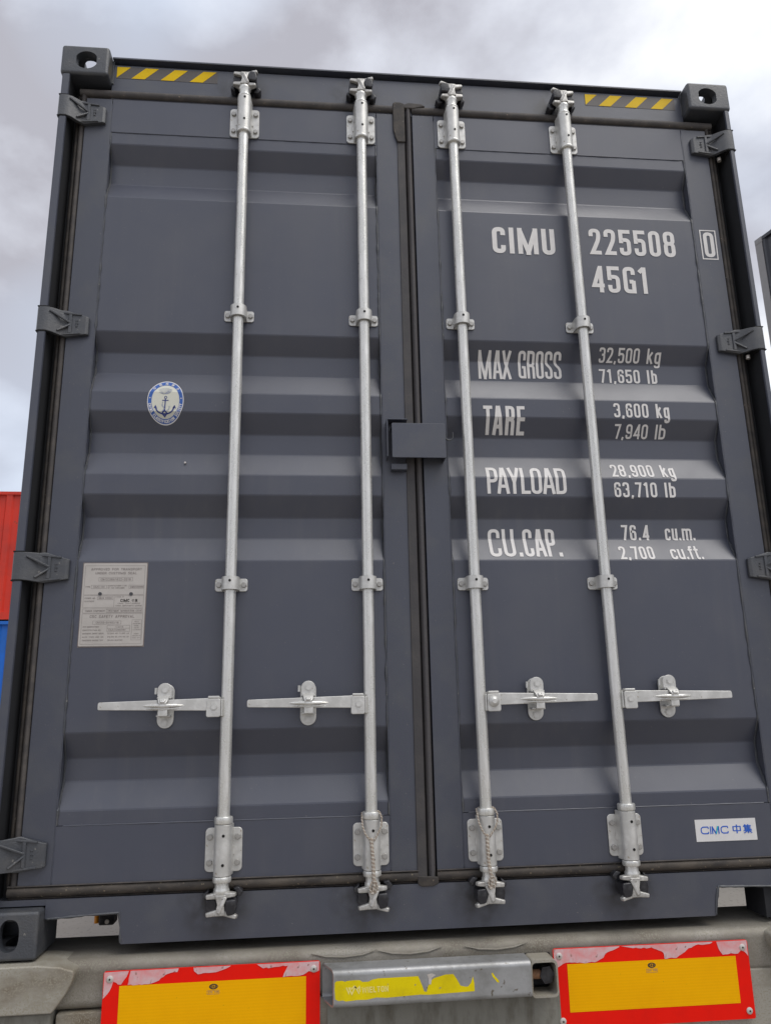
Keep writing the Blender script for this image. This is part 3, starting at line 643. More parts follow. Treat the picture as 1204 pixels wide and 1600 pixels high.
# ---- lock rods
hexm = MB().add([(.0088*math.cos(math.pi*k/3), y, .0088*math.sin(math.pi*k/3)) for y in (0, -.0065) for k in range(6)], [tuple(range(6)), tuple(range(11, 5, -1))] + [(k, (k+1) % 6, 6+(k+1) % 6, 6+k) for k in range(6)])
hexm.bevel(.0012, 1); HEX = hexm.mesh('bolt', (0, 0, 0), 40); HEX.materials.append(BOLT)
rv = MB()
for rr, y0_, y1_ in ((.0098, 0, -.0022), (.0075, -.0022, -.0042)): rv.prism(ell(0, 0, rr, rr, 16), 'y', y0_, y1_)
RIV = rv.mesh('rivet', (0, 0, 0), 30); RIV.materials.append(ZINC2)
dt = MB().prism(ell(0, 0, .0040, .0040, 14), 'y', 0, -.0006); DOT = dt.mesh('pin_hole', (0, 0, 0), 0); DOT.materials.append(HOLE)
YR = .020
def lug_plate(x, zc, hgt, rod, collar_up):
    """long guide at the end of a rod: plate with four bolts and the tubular housing over it"""
    b = MB(); b.prism(rrect(x-.051, x+.051, zc-hgt/2, zc+hgt/2, .012), 'y', .0455, .0505); b.bevel(.0012, 1, 60); 
    b.build('guide_plate', ZINC2, rod)
    h = MB(); R0 = .0240; z0, z1 = zc-hgt/2-.006, zc+hgt/2+(.012)
    if collar_up > 0: z0, z1 = zc-.055, zc+.082
    # housing: front half round, straight cheeks back to the plate
    pts = [(x+R0*math.cos(math.pi*k/14), YR-R0*math.sin(math.pi*k/14)) for k in range(15)]
    pts = [(x+R0+.003, .047)] + pts + [(x-R0-.003, .047)]
    h.prism(pts, 'z', z0, z1); h.bevel(.002, 2, 50); h.build('guide_housing', ZINC2, rod, smooth=50)
    for sx in (-1, 1):
        w = MB(); w.box(x+sx*(R0+.003)-.003, x+sx*(R0+.003)+.003, .041, .047, zc-.012, zc+.008); w.build('guide_boss', ZINC2, rod)
    def col(za, zb, r):
        c = MB(); c.tube([(x, YR, za), (x, YR, za+.003), (x, YR, zb-.003), (x, YR, zb)], [r-.002, r, r, r-.002], 24)
        c.build('collar', ZINC, rod, smooth=40)
    if collar_up > 0: col(z0-.010, z0+.0005, .0262); col(z1+.001, z1+.012, .0225)
    else: col(z1+.001, z1+.020, .0258); col(z0-.016, z0-.001, .0255)
    for sx in (-1, 1):
        for sz in (-1, 1): put('bolt', HEX, rod, (x+sx*.0385, .0455, zc+sz*(hgt/2-.024)), rot=(0, random.uniform(0, 1), 0))
    for zz in ((z1-.012, z0+.035) if collar_up > 0 else (z1-.028, z0+.030)): put('pin_hole', DOT, rod, (x+.003, YR-R0-.0003, zz))
def keeper(x, zc, rod):
    b = MB(); b.prism(rrect(x-.0485, x+.0485, zc-.0195, zc+.0195, .008), 'y', .0475, .0515); b.bevel(.001, 1, 60)
    b.build('keeper_plate', ZINC2, rod)
    ro, ri = .0262, .0215
    for_ = []
    outer = [(x+ro*math.cos(math.pi*k/16), YR-ro*math.sin(math.pi*k/16)) for k in range(17)]
    inner = [(x+ri*math.cos(math.pi*k/16), YR-ri*math.sin(math.pi*k/16)) for k in range(17)]
    pts = [(x+ro, .048)] + outer + [(x-ro, .048), (x-ri, .048)] + inner[::-1] + [(x+ri, .048)]
    s = MB(); s.prism(pts, 'z', zc-.0195, zc+.0195); s.build('keeper_strap', ZINC2, rod, smooth=50)
    for sx in (-1, 1): put('bolt', HEX, rod, (x+sx*.0375, .0475, zc), rot=(0, random.uniform(0, 1), 0))
    put('pin_hole', DOT, rod, (x, YR-ro-.0003, zc+.006))
def cam(x, top, rod, mir):
    """forked cam head and the two black cast keepers it locks into"""
    s = 1 if top else -1
    zb = 2.7690 if top else .1420          # where the neck ends
    z = lambda d: zb + s*d
    b = MB()
    b.tube([(x, YR, z(-.034)), (x, YR, z(-.012)), (x, YR, z(-.008)), (x, YR, z(0)), (x, YR, z(.006))], [.0185, .0185, .0215, .0220, .0185], 20)
    b.build('rod_neck', ZINC, rod, smooth=40)
    c = MB()
    hgt = .054 if top else .056
    c.prism([(x-.016, z(.004)), (x+.015, z(.004)), (x+.010, z(hgt*.55)), (x+.014, z(hgt)), (x-.015, z(hgt)), (x-.009, z(hgt*.5))], 'y', -.002, .038)
    m = mir
    for (dx, dz, dy, w) in ((-.041, .010, .012, .011), (.040, .004, .006, .010), (-.040, hgt-.002, .010, .010), (.044, hgt+.004, .002, .010)):
        c.bar((x+m*dx*.15, .016, z(.006 if dz < .03 else hgt-.008)), (x+m*dx, dy, z(dz)), .017, .030, w, .015)
    c.bar((x+m*.012, .010, z(.010)), (x-m*.006, .004, z(hgt*.9)), .011, .026, .010, .022)
    c.bevel(.0028, 2); c.build('cam_head', ZINC3, rod, smooth=50)
    k = MB()
    for sx, y0_, yy in ((-1, .012, .056), (1, -.006, .056)):
        xx = x + m*sx*.027
        k.prism([(xx-.013, z(.017)), (xx+.012, z(.015)), (xx+.016, z(.030)), (xx+.012, z(.052)), (xx-.008, z(.056)), (xx-.015, z(.040))], 'y', y0_, yy)
    k.prism([(x-m*.034, z(-.006)), (x-m*.052, z(.006)), (x-m*.050, z(.018)), (x-m*.036, z(.024))], 'y', .028, .056)
    k.prism([(x+m*.030, z(-.008)), (x+m*.046, z(-.012)), (x+m*.058, z(.002)), (x+m*.046, z(.016))], 'y', .024, .056)
    k.bevel(.004, 2); k.build('cam_keeper', BLACK, rod, smooth=50)
def handle(x, side, xe, xh, rod, dome):
    """handle from the hub on the rod to its tip xe; hasp centred on xh"""
    s = side; zc = .6405
    hb0, hb1 = x+s*.0155, x+s*.0555
    b = MB(); b.prism(rrect(min(hb0, hb1), max(hb0, hb1), .6050, .6560, .006), 'y', -.006, -.002); b.box(min(hb0, hb1)+.004, max(hb0, hb1)-.004, -.006, .016, .6560, .6640)
    b.box(min(hb0, hb1), max(hb0, hb1), .012, .017, .607, .660); b.box(min(x+s*.010, hb0), max(x+s*.010, hb0), -.002, .020, .607, .655)
    b.bevel(.002, 2, 50); b.build('handle_hub', ZINC2, rod, smooth=50)
    if dome:
        d = MB(); d.tube([(x+s*.034, -.006, .634), (x+s*.034, -.013, .634), (x+s*.034, -.018, .634)], [.017, .014, .003], 20); d.tube([(x+s*.034, -.014, .634), (x+s*.034, -.020, .634)], .0065, 12); d.build('hub_pin', ZINC2, rod, smooth=50)
    else: put('hub_pin', RIV, rod, (x+s*.034, -.006, .634))
    L0, L1 = x+s*.050, xe
    h = MB(); pts = []
    N = 14
    for k in range(N+1):
        t = k/N; xx = L0+(L1-L0)*t; hh = .0175-.0068*t; pts.append((xx, hh))
    r_ = .006
    top = [(xx, zc+hh) for xx, hh in pts[:-1]] + [(L1-s*.003, zc+pts[-1][1]), (L1, zc+pts[-1][1]-.004)]
    bot = [(L1, zc-pts[-1][1]+.003), (L1-s*.003, zc-pts[-1][1])] + [(xx, zc-hh) for xx, hh in pts[:-1][::-1]]
    drop = .006
    h.prism([(a, z_-drop*(1-abs(a-L1)/abs(L0-L1))*0) for a, z_ in top+bot], 'y', -.004, .006); h.bevel(.0018, 2, 50)
    ho = h.build('handle', ZINC2, rod, smooth=50)
    # raised spindle rib under the catch
    q = MB(); q.tube([(xh-s*-.055, -.003, zc-.001), (xh+s*.030, -.0065, zc-.0012), (xh, -.010, zc-.0018), (xh-s*.030, -.0065, zc-.0012), (xh-s*.058, -.003, zc-.001)], [.0012, .0052, .0078, .0052, .0012], 10); q.build('handle_rib', ZINC, rod, smooth=60)
    q = MB(); q.tube([(xh-s*-.05, -.0032, zc-.009), (xh, -.0085, zc-.0105), (xh-s*.05, -.0032, zc-.009)], [.001, .0042, .001], 8); q.build('handle_rib', ZINC, rod, smooth=60)
    # raised maker's lettering on the grip, too worn to read beyond its texture
    # hasp: back plate, catch, lower clip, rivets
    p = MB(); p.prism(rrect(xh-.0235, xh+.0235, .5760, .7010, .0233, 8), 'y', .0430, .0500); p.bevel(.0015, 1, 60); p.build('hasp_plate', ZINC2, rod, smooth=50)
    for z_ in (.658, .608):
        p = MB(); p.box(xh-.020, xh+.020, .008, .0425, z_, z_+.006); p.bevel(.0015, 1, 60); p.build('hasp_bridge', ZINC2, rod)
    c = MB(); out_ = [(xh-.0205, .668), (xh-.0205, .684)] + [(xh-.0205*math.cos(math.pi*k_/10), .6840+.0190*math.sin(math.pi*k_/10)) for k_ in range(1, 10)] + [(xh+.0205, .684), (xh+.0205, .668), (xh+.0150, .656), (xh-.0150, .656)]
    c.prism(out_, 'y', .0160, .0200); c.bevel(.0014, 1, 60); c.build('hasp_catch', ZINC2, rod, smooth=50)
    c = MB(); sec = [(.0185, .668), (.004, .664), (-.0085, .657), (-.0165, .647), (-.0150, .634), (-.0110, .634), (-.0115, .646), (-.006, .652), (.006, .658), (.0200, .661)]
    n = len(sec); vs = []
    for sgn in (-1, 1):
        for y_, z_ in sec: vs.append((xh + sgn*(.0172 if z_ > .66 else (.0155 if z_ > .650 else .0105)), y_, z_))
    c.add(vs, [tuple(range(n)), tuple(range(2*n-1, n-1, -1))] + [(i, n+i, n+(i+1) % n, (i+1) % n) for i in range(n)]); c.bevel(.0014, 1, 40); c.build('hasp_tongue', ZINC2, rod, smooth=50)
    c = MB(); c.tube([(xh-.006, -.0130, .654), (xh-.004, -.0180, .649), (xh+.004, -.0180, .649), (xh+.006, -.0130, .654)], .0035, 8); c.build('hasp_loop', ZINC2, rod, smooth=60)
    k = MB(); k.box(xh-.012, xh+.014, -.0080, .042, .6100, .6140); k.box(xh-.012, xh+.014, -.0095, -.0055, .6100, .6290); k.bevel(.002, 2); k.build('hasp_clip', ZINC2, rod)
    l = MB(); l.tube([(xh-.0265, .028, .672), (xh-.0265, .028, .690)], .0045, 10); l.build('hasp_pin', ZINC2, rod, smooth=50)
    put('rivet', RIV, rod, (xh+.001, .0160, .6840)); put('rivet', RIV, rod, (xh-.001, .0430, .5925))
RX = (-.5873, -.1748, .1558, .5736)
HS = ((-1, -.9435, -.7640), (-1, -.5285, -.3540), (1, .5075, .3290), (1, .9300, .7440))
RODS = []
for i, x in enumerate(RX):
    b = MB(); b.tube([(x, YR, .130), (x, YR, .6), (x, YR, 1.2), (x, YR, 1.9), (x, YR, 2.76)], .0170, 24)
    r = b.build('lock_rod', ZINC, CT, smooth=40); RODS.append(r)
    lug_plate(x, 2.6450, .1180, r, 1); lug_plate(x, .2465, .1150, r, -1)
    dzk = (.004, .001, -.001, -.003)[i]
    keeper(x, 1.8860+dzk, r); keeper(x, .9915, r)
    cam(x, True, r, 1 if i < 2 else -1); cam(x, False, r, 1 if i < 2 else -1)
    handle(x, HS[i][0], HS[i][1], HS[i][2], r, i == 2)

# ---- hazard stripes on the header
def hazard(x0, x1, z0, z1, par):
    y = .0562
    b = MB(); b.box(x0, x1, y, .0575, z0, z1); hz = b.build('hazard_sticker', HAZG, CT)
    w = (x1-x0)
    qs = [([(x0+.001, z0+.002), (x0+.001, z1-.001), (x0+.048, z1-.001)], 0)]
    for k in range(3):
        a = x0 + .052 + k*w*.288
        qs.append(([(a, z0+.001), (a+.046, z0+.001), (a+.094, z1-.001), (a+.048, z1-.001)], 0))
    decal(qs, 'hazard_stripes', HAZY, hz, .0006, False, y)
hazard(-1.0430, -.6890, 2.8170, 2.8660, HD)
hazard(.6765, 1.0300, 2.8140, 2.8650, HD)

# ---- lettering on the right-hand door
def word(t, x0, x1, z0, z1, s=.17, wide=.44, gap=.13, par=DR, m=LETTER):
    return decal(text_quads(t, x0, x1, z0, z1, s, wide, gap), 'lettering', m, par)
word('CIMU', .2850, .5115, 2.1670, 2.2710, .165, .42, .13)
word('225508', .6385, .9580, 2.1760, 2.2800, .145, .44, .12)
word('45G1', .6350, .8410, 2.0255, 2.1300, .145, .44, .12)
word('MAX', .2185, .3335, 1.7035, 1.8005, .098, .40, .055); word('GROSS', .3580, .5098, 1.7080, 1.8015, .096, .36, .045)
word('TARE', .2195, .3600, 1.4985, 1.5910, .125, .40, .085)
word('PAYLOAD', .2190, .4830, 1.2865, 1.3800, .115, .36, .03)
word('CU', .2200, .3050, 1.0805, 1.1770, .112, .37, .08); word('.', .3145, .3265, 1.0805, 1.1770, .12, .3, .1)
word('CAP', .3340, .4400, 1.0805, 1.1770, .112, .36, .05); word('.', .4455, .4565, 1.0805, 1.1770, .12, .3, .1)
for num, x0, u, u1, z0, z1 in (('32,500', .6435, 'kg', .8660, 1.7715, 1.8170), ('71,650', .6435, 'lb', .8510, 1.6980, 1.7490),
                               ('3,600', .6680, 'kg', .8630, 1.5570, 1.6080), ('7,940', .6720, 'lb', .8520, 1.4925, 1.5365),
                               ('28,900', .6430, 'kg', .8620, 1.3485, 1.3970), ('63,710', .6435, 'lb', .8525, 1.2775, 1.3285)):
    word(num, x0, .7890, z0, z1, .140, .46, .12); word(u, .8160, u1, z0, z1, .150, .46, .14)
word('76.4', .6680, .7620, 1.1397, 1.1920, .145, .46, .13); word('2,700', .6450, .7610, 1.0706, 1.1172, .150, .46, .12)
word('cu.m.', .8170, .9200, 1.1398, 1.1930, .135, .46, .09); word('cu.ft.', .8165, .9250, 1.0703, 1.1185, .140, .46, .09)
# boxed check digit on the door tube
decal(text_quads('0', 1.0668, 1.1065, 2.1800, 2.2820, .135, .38, .1), 'lettering', LETTER, DR, .0012, False, .050)
decal([(q, 0) for q in ribbon([(1.0575, 2.1725), (1.1135, 2.1725), (1.1150, 2.2890), (1.0575, 2.2890)], True, .0045)], 'lettering', LETTER, DR, .0012, False, .050)

# ---- maker's sticker low on the right-hand door
b = MB(); b.box(.7918, .9812, .0496, .0512, .2182, .2793); ST = b.build('maker_sticker', WHITE, CT)
ST['label'] = 'white sticker with blue letters'
ys = .0496
decal(text_quads('CI', .8070, .8395, .2385, .2600, .15, .80, .17), 'lettering', LOGOB, ST, .0005, False, ys)
decal(text_quads('M', .8420, .8650, .2385, .2600, .17, .60, .1), 'lettering', LOGOB, ST, .0005, False, ys)
decal([([(.8535, .2390), (.8565, .2390), (.8625, .2600), (.8585, .2600)], 5)], 'lettering', LOGOT, ST, .0006, False, ys)
decal(text_quads('C', .8690, .8935, .2385, .2600, .15, .80, .1), 'lettering', LOGOB, ST, .0005, False, ys)
decal(text_quads('\u4e2d\u96c6', .9050, .9680, .2380, .2625, .24, .9, .12), 'lettering', LOGOB, ST, .0005, False, ys)

# ---- classification society sticker on the left-hand door
ex, ez, erx, erz = -.8120, 1.5880, .0570, .0755
def E_(k, n=64): return ell(ex, ez, erx*k, erz*k, n)
def disc(pts, n=16):
    """an ellipse cut in slices so that it can follow the corrugation"""
    q = []; h = len(pts)//2
    xs = [p[0] for p in pts]; zs = [p[1] for p in pts]
    a, b_ = (max(xs)-min(xs))/2, (max(zs)-min(zs))/2; cx, cz = sum((min(xs), max(xs)))/2, (min(zs)+max(zs))/2
    N = 40
    for i in range(N):
        z0_, z1_ = -b_*math.cos(math.pi*i/N), -b_*math.cos(math.pi*(i+1)/N)
        w0, w1 = a*math.sqrt(max(0, 1-(z0_/b_)**2)), a*math.sqrt(max(0, 1-(z1_/b_)**2))
        if w0 < 1e-6: q.append(([(cx, cz+z0_), (cx+w1, cz+z1_), (cx-w1, cz+z1_)], 0))
        elif w1 < 1e-6: q.append(([(cx-w0, cz+z0_), (cx+w0, cz+z0_), (cx, cz+z1_)], 0))
        else: q.append(([(cx-w0, cz+z0_), (cx+w0, cz+z0_), (cx+w1, cz+z1_), (cx-w1, cz+z1_)], 0))
    return q
EM = decal(disc(E_(1.0)), 'round_sticker', WHITE, CT, .0010); EM['label'] = 'oval white and blue sticker with an anchor'
decal(ring(E_(.955), E_(.77)), 'printed_ring', BLUE, EM, .0016)
decal(disc(E_(.75)), 'printed_field', CREAM, EM, .0016)
def arc_text(t, a0, a1, kr, hgt, s, wide, inward, m, cj=.9):
    out = []; n = len(t)
    for i, ch in enumerate(t):
        if ch == ' ': continue
        a = math.radians(a0 + (a1-a0)*(i+.5)/n)
        cx, cz = ex + erx*kr*math.cos(a), ez + erz*kr*math.sin(a)
        nx_, nz_ = math.cos(a)/erx, math.sin(a)/erz; l_ = math.hypot(nx_, nz_); nx_, nz_ = nx_/l_, nz_/l_
        if inward: up = (-nx_, -nz_)
        else: up = (nx_, nz_)
        rt = (up[1], -up[0]); w = cj if ord(ch) > 0x3000 else wide*CW.get(ch, 1.0)
        if ch in 'I': w = s
        for si, (pts, cl) in enumerate(glyph(ch, w, s)):
            for q in ribbon(pts, cl, s*(.5 if ord(ch) > 0x3000 else 1)):
                out.append(([(cx + (p.x-w/2)*hgt*rt[0] + (p.y-.5)*hgt*up[0], cz + (p.x-w/2)*hgt*rt[1] + (p.y-.5)*hgt*up[1]) for p in q], si))
    decal(out, 'lettering', m, EM, .0021)
arc_text('CHINA CLASSIFICATION SOCIETY', 188, 352, .862, .0088, .22, .62, True, WHITE)
arc_text('\u4e2d\u56fd\u8239\u7ea7\u793e', 150, 30, .862, .0095, .26, .9, False, WHITE)
for a in (172, 8):
    cx, cz = ex + erx*.862*math.cos(math.radians(a)), ez + erz*.862*math.sin(math.radians(a))
    decal(poly_fan([(cx + (.0030 if k % 2 == 0 else .0013)*math.sin(k*math.pi/5), cz + (.0030 if k % 2 == 0 else .0013)*math.cos(k*math.pi/5)) for k in range(10)]), 'star', WHITE, EM, .0021)
anc = []
for pts, cl, w in (([(ex, ez+.006), (ex-.001, ez-.034)], False, .0035), ([(ex-.010, ez+.001), (ex+.010, ez+.001)], False, .0028),
                   (ell(ex+.0005, ez+.011, .0036, .0042, 14), True, .0020),
                   (rnd([(ex-.030, ez-.022), (ex-.024, ez-.038), (ex-.001, ez-.046), (ex+.022, ez-.038), (ex+.029, ez-.020)], .02), False, .0040),
                   ([(ex-.034, ez-.026), (ex-.030, ez-.018), (ex-.026, ez-.028)], False, .0030), ([(ex+.033, ez-.026), (ex+.029, ez-.017), (ex+.024, ez-.026)], False, .0026),
                   ([(ex-.009, ez-.042), (ex-.001, ez-.033), (ex+.006, ez-.042), (ex-.001, ez-.051)], True, .0040)):
    anc += [(q, len(anc) % 7) for q in ribbon(pts, cl, w)]
decal(anc, 'anchor_print', NAVY, EM, .0021)
sw = []
for k in range(7):
    a = rnd([(ex-.024+.002*k, ez+.038-.002*k), (ex-.004, ez+.048-.004*k), (ex+.022-.002*k, ez+.040-.001*k), (ex+.012-.001*k, ez+.024+.001*k), (ex-.008, ez+.022), (ex-.021+.002*k, ez+.028)], .014)
    sw += [(q, k % 3) for q in ribbon(a, False, .0007)]
for k in range(4):
    sw += [(q, k % 3) for q in ribbon(rnd([(ex-.006-.001*k, ez-.004), (ex-.013+.0015*k, ez-.016), (ex-.002+.001*k, ez-.026), (ex-.011+.0015*k, ez-.037)], .01), False, .0007)]
    sw += [(q, k % 3) for q in ribbon(rnd([(ex+.004, ez-.040+.002*k), (ex+.014, ez-.030+.002*k), (ex+.010+.002*k, ez-.018)], .008), False, .0006)]
decal(sw, 'swirl_print', GREYL, EM, .0021)

# ---- data plate
px0, px1, pz0, pz1 = -1.0248, -.8395, .8130, 1.0600
b = MB(); b.prism([(a, c) for a, c in rrect(px0, px1, pz0, pz1, .004)], 'y', .0505, .0530); DP = b.build('data_plate', PLATE, CT)
PW, PH = px1-px0, pz1-pz0; yp = .0505
fx = lambda u: px0 + u*PW
fz = lambda v: pz1 - v*PH
b = MB(); b.box(px0-.0025, px1+.0025, .0522, .0529, pz0-.003, pz1+.0025); b.build('plate_sealant', INK, DP)
frames = []
def fr(u0, v0, u1, v1, w=.0006): frames.extend((q, 0) for q in ribbon([(fx(u0), fz(v1)), (fx(u1), fz(v1)), (fx(u1), fz(v0)), (fx(u0), fz(v0))], True, w))
fr(.03, .03, .97, .385); fr(.03, .395, .97, .54); fr(.03, .555, .97, .605); fr(.03, .615, .97, .975)
fr(.25, .175, .78, .22); fr(.14, .27, .38, .31); fr(.73, .27, .96, .31); fr(.25, .41, .49, .445); fr(.40, .56, .95, .598)
fr(.20, .70, .64, .74); fr(.43, .755, .78, .828); fr(.81, .69, .96, .93)
frames += [(q, 1) for q in ribbon([(fx(.51), fz(.40)), (fx(.51), fz(.535))], False, .0006)]
frames += [(q, 1) for q in ribbon([(fx(.43), fz(.79)), (fx(.78), fz(.79))], False, .0006)]
decal(frames, 'plate_rules', INK, DP, .0004, False, yp)
def pt(t, u0, u1, v0, v1, s=.15, wide=.7): decal(text_quads(t, fx(u0), fx(u1), fz(v1), fz(v0), s, wide, .22), 'lettering', INK, DP, .0004, False, yp)
pt('APPROVED FOR TRANSPORT', .12, .92, .060, .088); pt('UNDER CUSTOMS SEAL', .19, .84, .108, .136)
pt('CN/CCS8A1622-2018', .28, .75, .185, .212, .14, .6)
pt('TYPE', .05, .12, .28, .30); pt('CIMC-HC', .17, .35, .28, .30); pt("MANUFACTURER'S NO.", .40, .70, .268, .284); pt('OF THE CONTAINER', .40, .66, .295, .311); pt('CIMU2255080', .75, .95, .28, .302)
pt('OWNER NO.', .05, .22, .418, .436); pt('NBCN 22550', .27, .47, .418, .436); pt('OWNER', .05, .20, .455, .472); pt('MADE IN', .53, .66, .405, .418)
decal(text_quads('CIMC \u4e2d\u96c6', fx(.61), fx(.88), fz(.474), fz(.438), .20, .7, .15), 'lettering', INKD, DP, .0004, False, yp)
pt('CIMC CONTAINERS', .57, .92, .484, .498); pt('CHINA MERCHANTS MARINE', .54, .95, .512, .527)
pt('TIMBER COMPONENT', .07, .38, .570, .590); pt('TREATMENT IM/RADALEUM /2018', .42, .94, .570, .590)
pt('CSC SAFETY APPROVAL', .15, .84, .632, .664)
pt('CN/CCS-SA1622/18', .25, .60, .710, .730); 
for k, (a, c) in enumerate((('DATE MANUFACTURED', ''), ('IDENTIFICATION NO.', ''), ('MAXIMUM GROSS MASS', '32.500 KG 71.650 LB'), ('ALLOW. STACK LOAD 1.8G', '216.000 KG 476.190 LB'), ('TRANSVERSE RACKING TEST', '150.000 NEWTONS'))):
    pt(a, .055, .30+.04*min(k, 2), .762+.040*k, .778+.040*k)
    if c: pt(c, .44, .77 if k < 4 else .68, .762+.040*k, .778+.040*k)
pt('11/2018', .55, .68, .765, .782); pt('CIMU2255080', .45, .72, .800, .818)
for k, t in enumerate(('NEXT', 'MAINTEN.', 'EXAM.', 'DATE', '11/2023', '', 'ACEP', 'CN2014', 'CCS 001')):
    if t: pt(t, .83 if len(t) > 5 else .85, .95 if len(t) > 5 else .92, .705+.024*k, .718+.024*k)
for u, v in ((.285, .375), (.770, .378)):
    b = MB(); b.prism(ell(fx(u), fz(v), .0052, .0052, 14), 'y', yp-.0025, yp); b.build('rivet', CHASSIS, DP)

# ---- padlock box
b = MB()
b.prism(rrect(-.0935, .0790, 1.3880, 1.5040, .004), 'y', -.004, .0005)
b.box(.0745, .0785, .0005, .0495, 1.3885, 1.5020); b.box(-.0925, .0743, .0005, .0495, 1.4985, 1.5030)
b.bevel(.0014, 2, 50); LB = b.build('lock_box', PAINTF, CT)
b = MB(); b.box(-.1082, -.1042, .006, .0495, 1.3945, 1.5230); b.box(-.1040, -.0410, .006, .0495, 1.5190, 1.5230); b.bevel(.001, 1); b.build('lock_box_guard', PAINTF, LB)
b = MB(); b.box(-.0945, -.0440, .022, .0495, 1.3560, 1.3760); b.bevel(.002, 2); b.build('lock_box_tab', PAINTF, LB)
b = MB(); b.box(-.0330, -.0220, .012, .0395, 1.41, 1.5); b.build('lock_staple', DARK, LB)
b = MB(); b.tube([(.0830, .030, 1.4860), (.0835, .030, 1.4760)] + [(.0965-.0125*math.cos(math.pi*k/10), .030, 1.4720-.0130*math.sin(math.pi*k/10)) for k in range(11)] + [(.1090, .030, 1.4860)], .0024, 8)
b.box(.0787, .0850, .028, .0495, 1.4680, 1.4865); b.build('hook', CASTP, LB, smooth=50)

# ---- a screw on the left panel and small runs of sealant
b = MB(); b.tube([(-.7440, prof(1.386)-.008, 1.386), (-.7440, prof(1.386), 1.3862)], .0032, 8); b.build('panel_screw', STEELW, DL)

# =================================================================== TWINE
def twine(x, label, sway, seed):
    """two-strand cord looped round the rod collar and hanging down over the guide housing"""
    T = thing('twine', (x, -.01, ZB+.13), label, 'rope', 'cords tied to the lock rods')
    def strand(path, name, turns, r, off):
        P = []; n = 0
        seg = []
        for a, b_ in zip(path[:-1], path[1:]):
            a, b_ = Vector(a), Vector(b_); k = max(2, int((b_-a).length/.0012))
            seg += [a.lerp(b_, j/k) for j in range(k)]
        seg.append(Vector(path[-1]))
        tot = 0; prev = seg[0]
        for i, q in enumerate(seg):
            tot += (q-prev).length; prev = q
            d = (seg[min(i+1, len(seg)-1)] - seg[max(i-1, 0)]).normalized()
            a = d.cross(Vector((0, 1, 0))); a = a.normalized() if a.length > .1 else Vector((1, 0, 0)); c = a.cross(d)
            ang = tot*turns + off
            P.append(q + a*math.cos(ang)*r*.75 + c*math.sin(ang)*r*.75)
        return P
    yf = -.0095
    left = [(x-.0275, .010, .320), (x-.0265, -.001, .300), (x-.020, yf+.001, .281), (x-.006+sway, yf, .262)]
    right = [(x+.022, .008, .336), (x+.0275, -.002, .322), (x+.026, yf+.004, .300), (x+.016, yf, .282), (x+.004+sway, yf, .262)]
    back = [(x+.022, .008, .336), (x+.0, .046, .342), (x-.026, .03, .332), (x-.0275, .010, .320)]
    down = [(x-.004+sway, yf, .268), (x-.002+sway*1.5, yf-.001, .235), (x+sway*2, yf, .200), (x+.001+sway, yf-.001, .170), (x+.003+sway*.5, yf+.002, .145), (x-.002, yf+.004, .128)]
    tail = [(x+.004+sway, yf-.002, .165), (x+.010, yf-.001, .152), (x+.012, yf, .141), (x+.006, yf, .129)]
    tail2 = [(x-.002, yf-.001, .160), (x-.008, yf-.001, .148), (x-.008, yf, .134), (x-.003, yf, .127)]
    for nm, mm, o in (('strand', ROPE, 0), ('strand', ROPE2, math.pi)):
        s_ = MB()
        for pth in (left, right, back, tail, tail2): s_.tube(strand(pth, '', 700, .0018, o), .0015, 6)
        s_.tube(strand(down, '', 620, .0036, o), .0030, 6); s_.tube(strand(down, '', 620, .0036, o+math.pi/2), .0022 if o else .0028, 6)
        s_.build(nm, mm, T, smooth=60)
    return T
twine(RX[1], 'twisted pale cord tied round the second lock rod from the left, at its foot', 0.0005, 1)
twine(RX[2], 'twisted pale cord tied round the third lock rod from the left, at its foot', -0.0030, 2)

# =================================================================== THE TRAILER
TR = thing('container_trailer', (0, 0, 0), 'galvanised container trailer with red and yellow marker boards under the dark container', 'trailer')
# rear beam: rounded box section
sec = rrect(.016, .285, -.128, -.010, .026, 6)
b = MB(); xs_ = [-1.0 + k*.1 for k in range(21)]
b.prism(sec, 'x', -1.21, 1.21); b.build('rear_beam', GALV, TR, smooth=40)
# shallow saddle humps of bent plate on top of the beam (weld scallops)
b = MB()
for cx in (-.255, -.075, .165):
    b = MB(); b.tube([(cx-.09, .0165, -.020), (cx-.05, .0150, -.0285), (cx, .0150, -.032), (cx+.05, .0150, -.028), (cx+.09, .0165, -.018)], [.001, .003, .0032, .003, .001], 8); b.build('weld_scallop', GALV, TR, smooth=60)
# side outriggers that carry the castings
for sx in (-1, 1):
    k = 1 if sx < 0 else .995
    p = [(-1.290, -.0045), (-1.04, -.0045), (-.985, -.0105), (-.953, -.0200), (-.950, -.030), (-.953, -.046), (-.964, -.068), (-.980, -.092), (-1.000, -.1165), (-1.290, -.1165)]
    b = MB(); b.prism([(-sx*a*k, c) for a, c in p], 'y', -.030, .115); b.bevel(.0045, 3, 40); b.build('outrigger', GALV2, TR, smooth=45)
    b = MB(); b.prism(ell(sx*1.120, .04, .040, .028, 24), 'z', -.0040, -.0022); b.build('twist_lock_hole', HOLE, TR)
    b = MB(); b.box(min(sx*1.006, sx*1.30), max(sx*1.006, sx*1.30), -.012, .20, -.36, -.1185); b.bevel(.008, 3); b.build('outrigger_leg', GALV4, TR)
# lower plate behind the boards
b = MB(); b.prism([(-.9985, -.1300), (-.93, -.1290), (.985, -.1130), (.992, -.1110), (1.002, -.118), (1.002, -.42), (-.9985, -.42)], 'y', .010, .060); b.bevel(.004, 2); b.build('lower_plate', GALV2, TR)
b = MB(); b.box(-.30, .33, -.004, .0095, -.40, -.133); b.build('centre_plate', GALV4, TR)
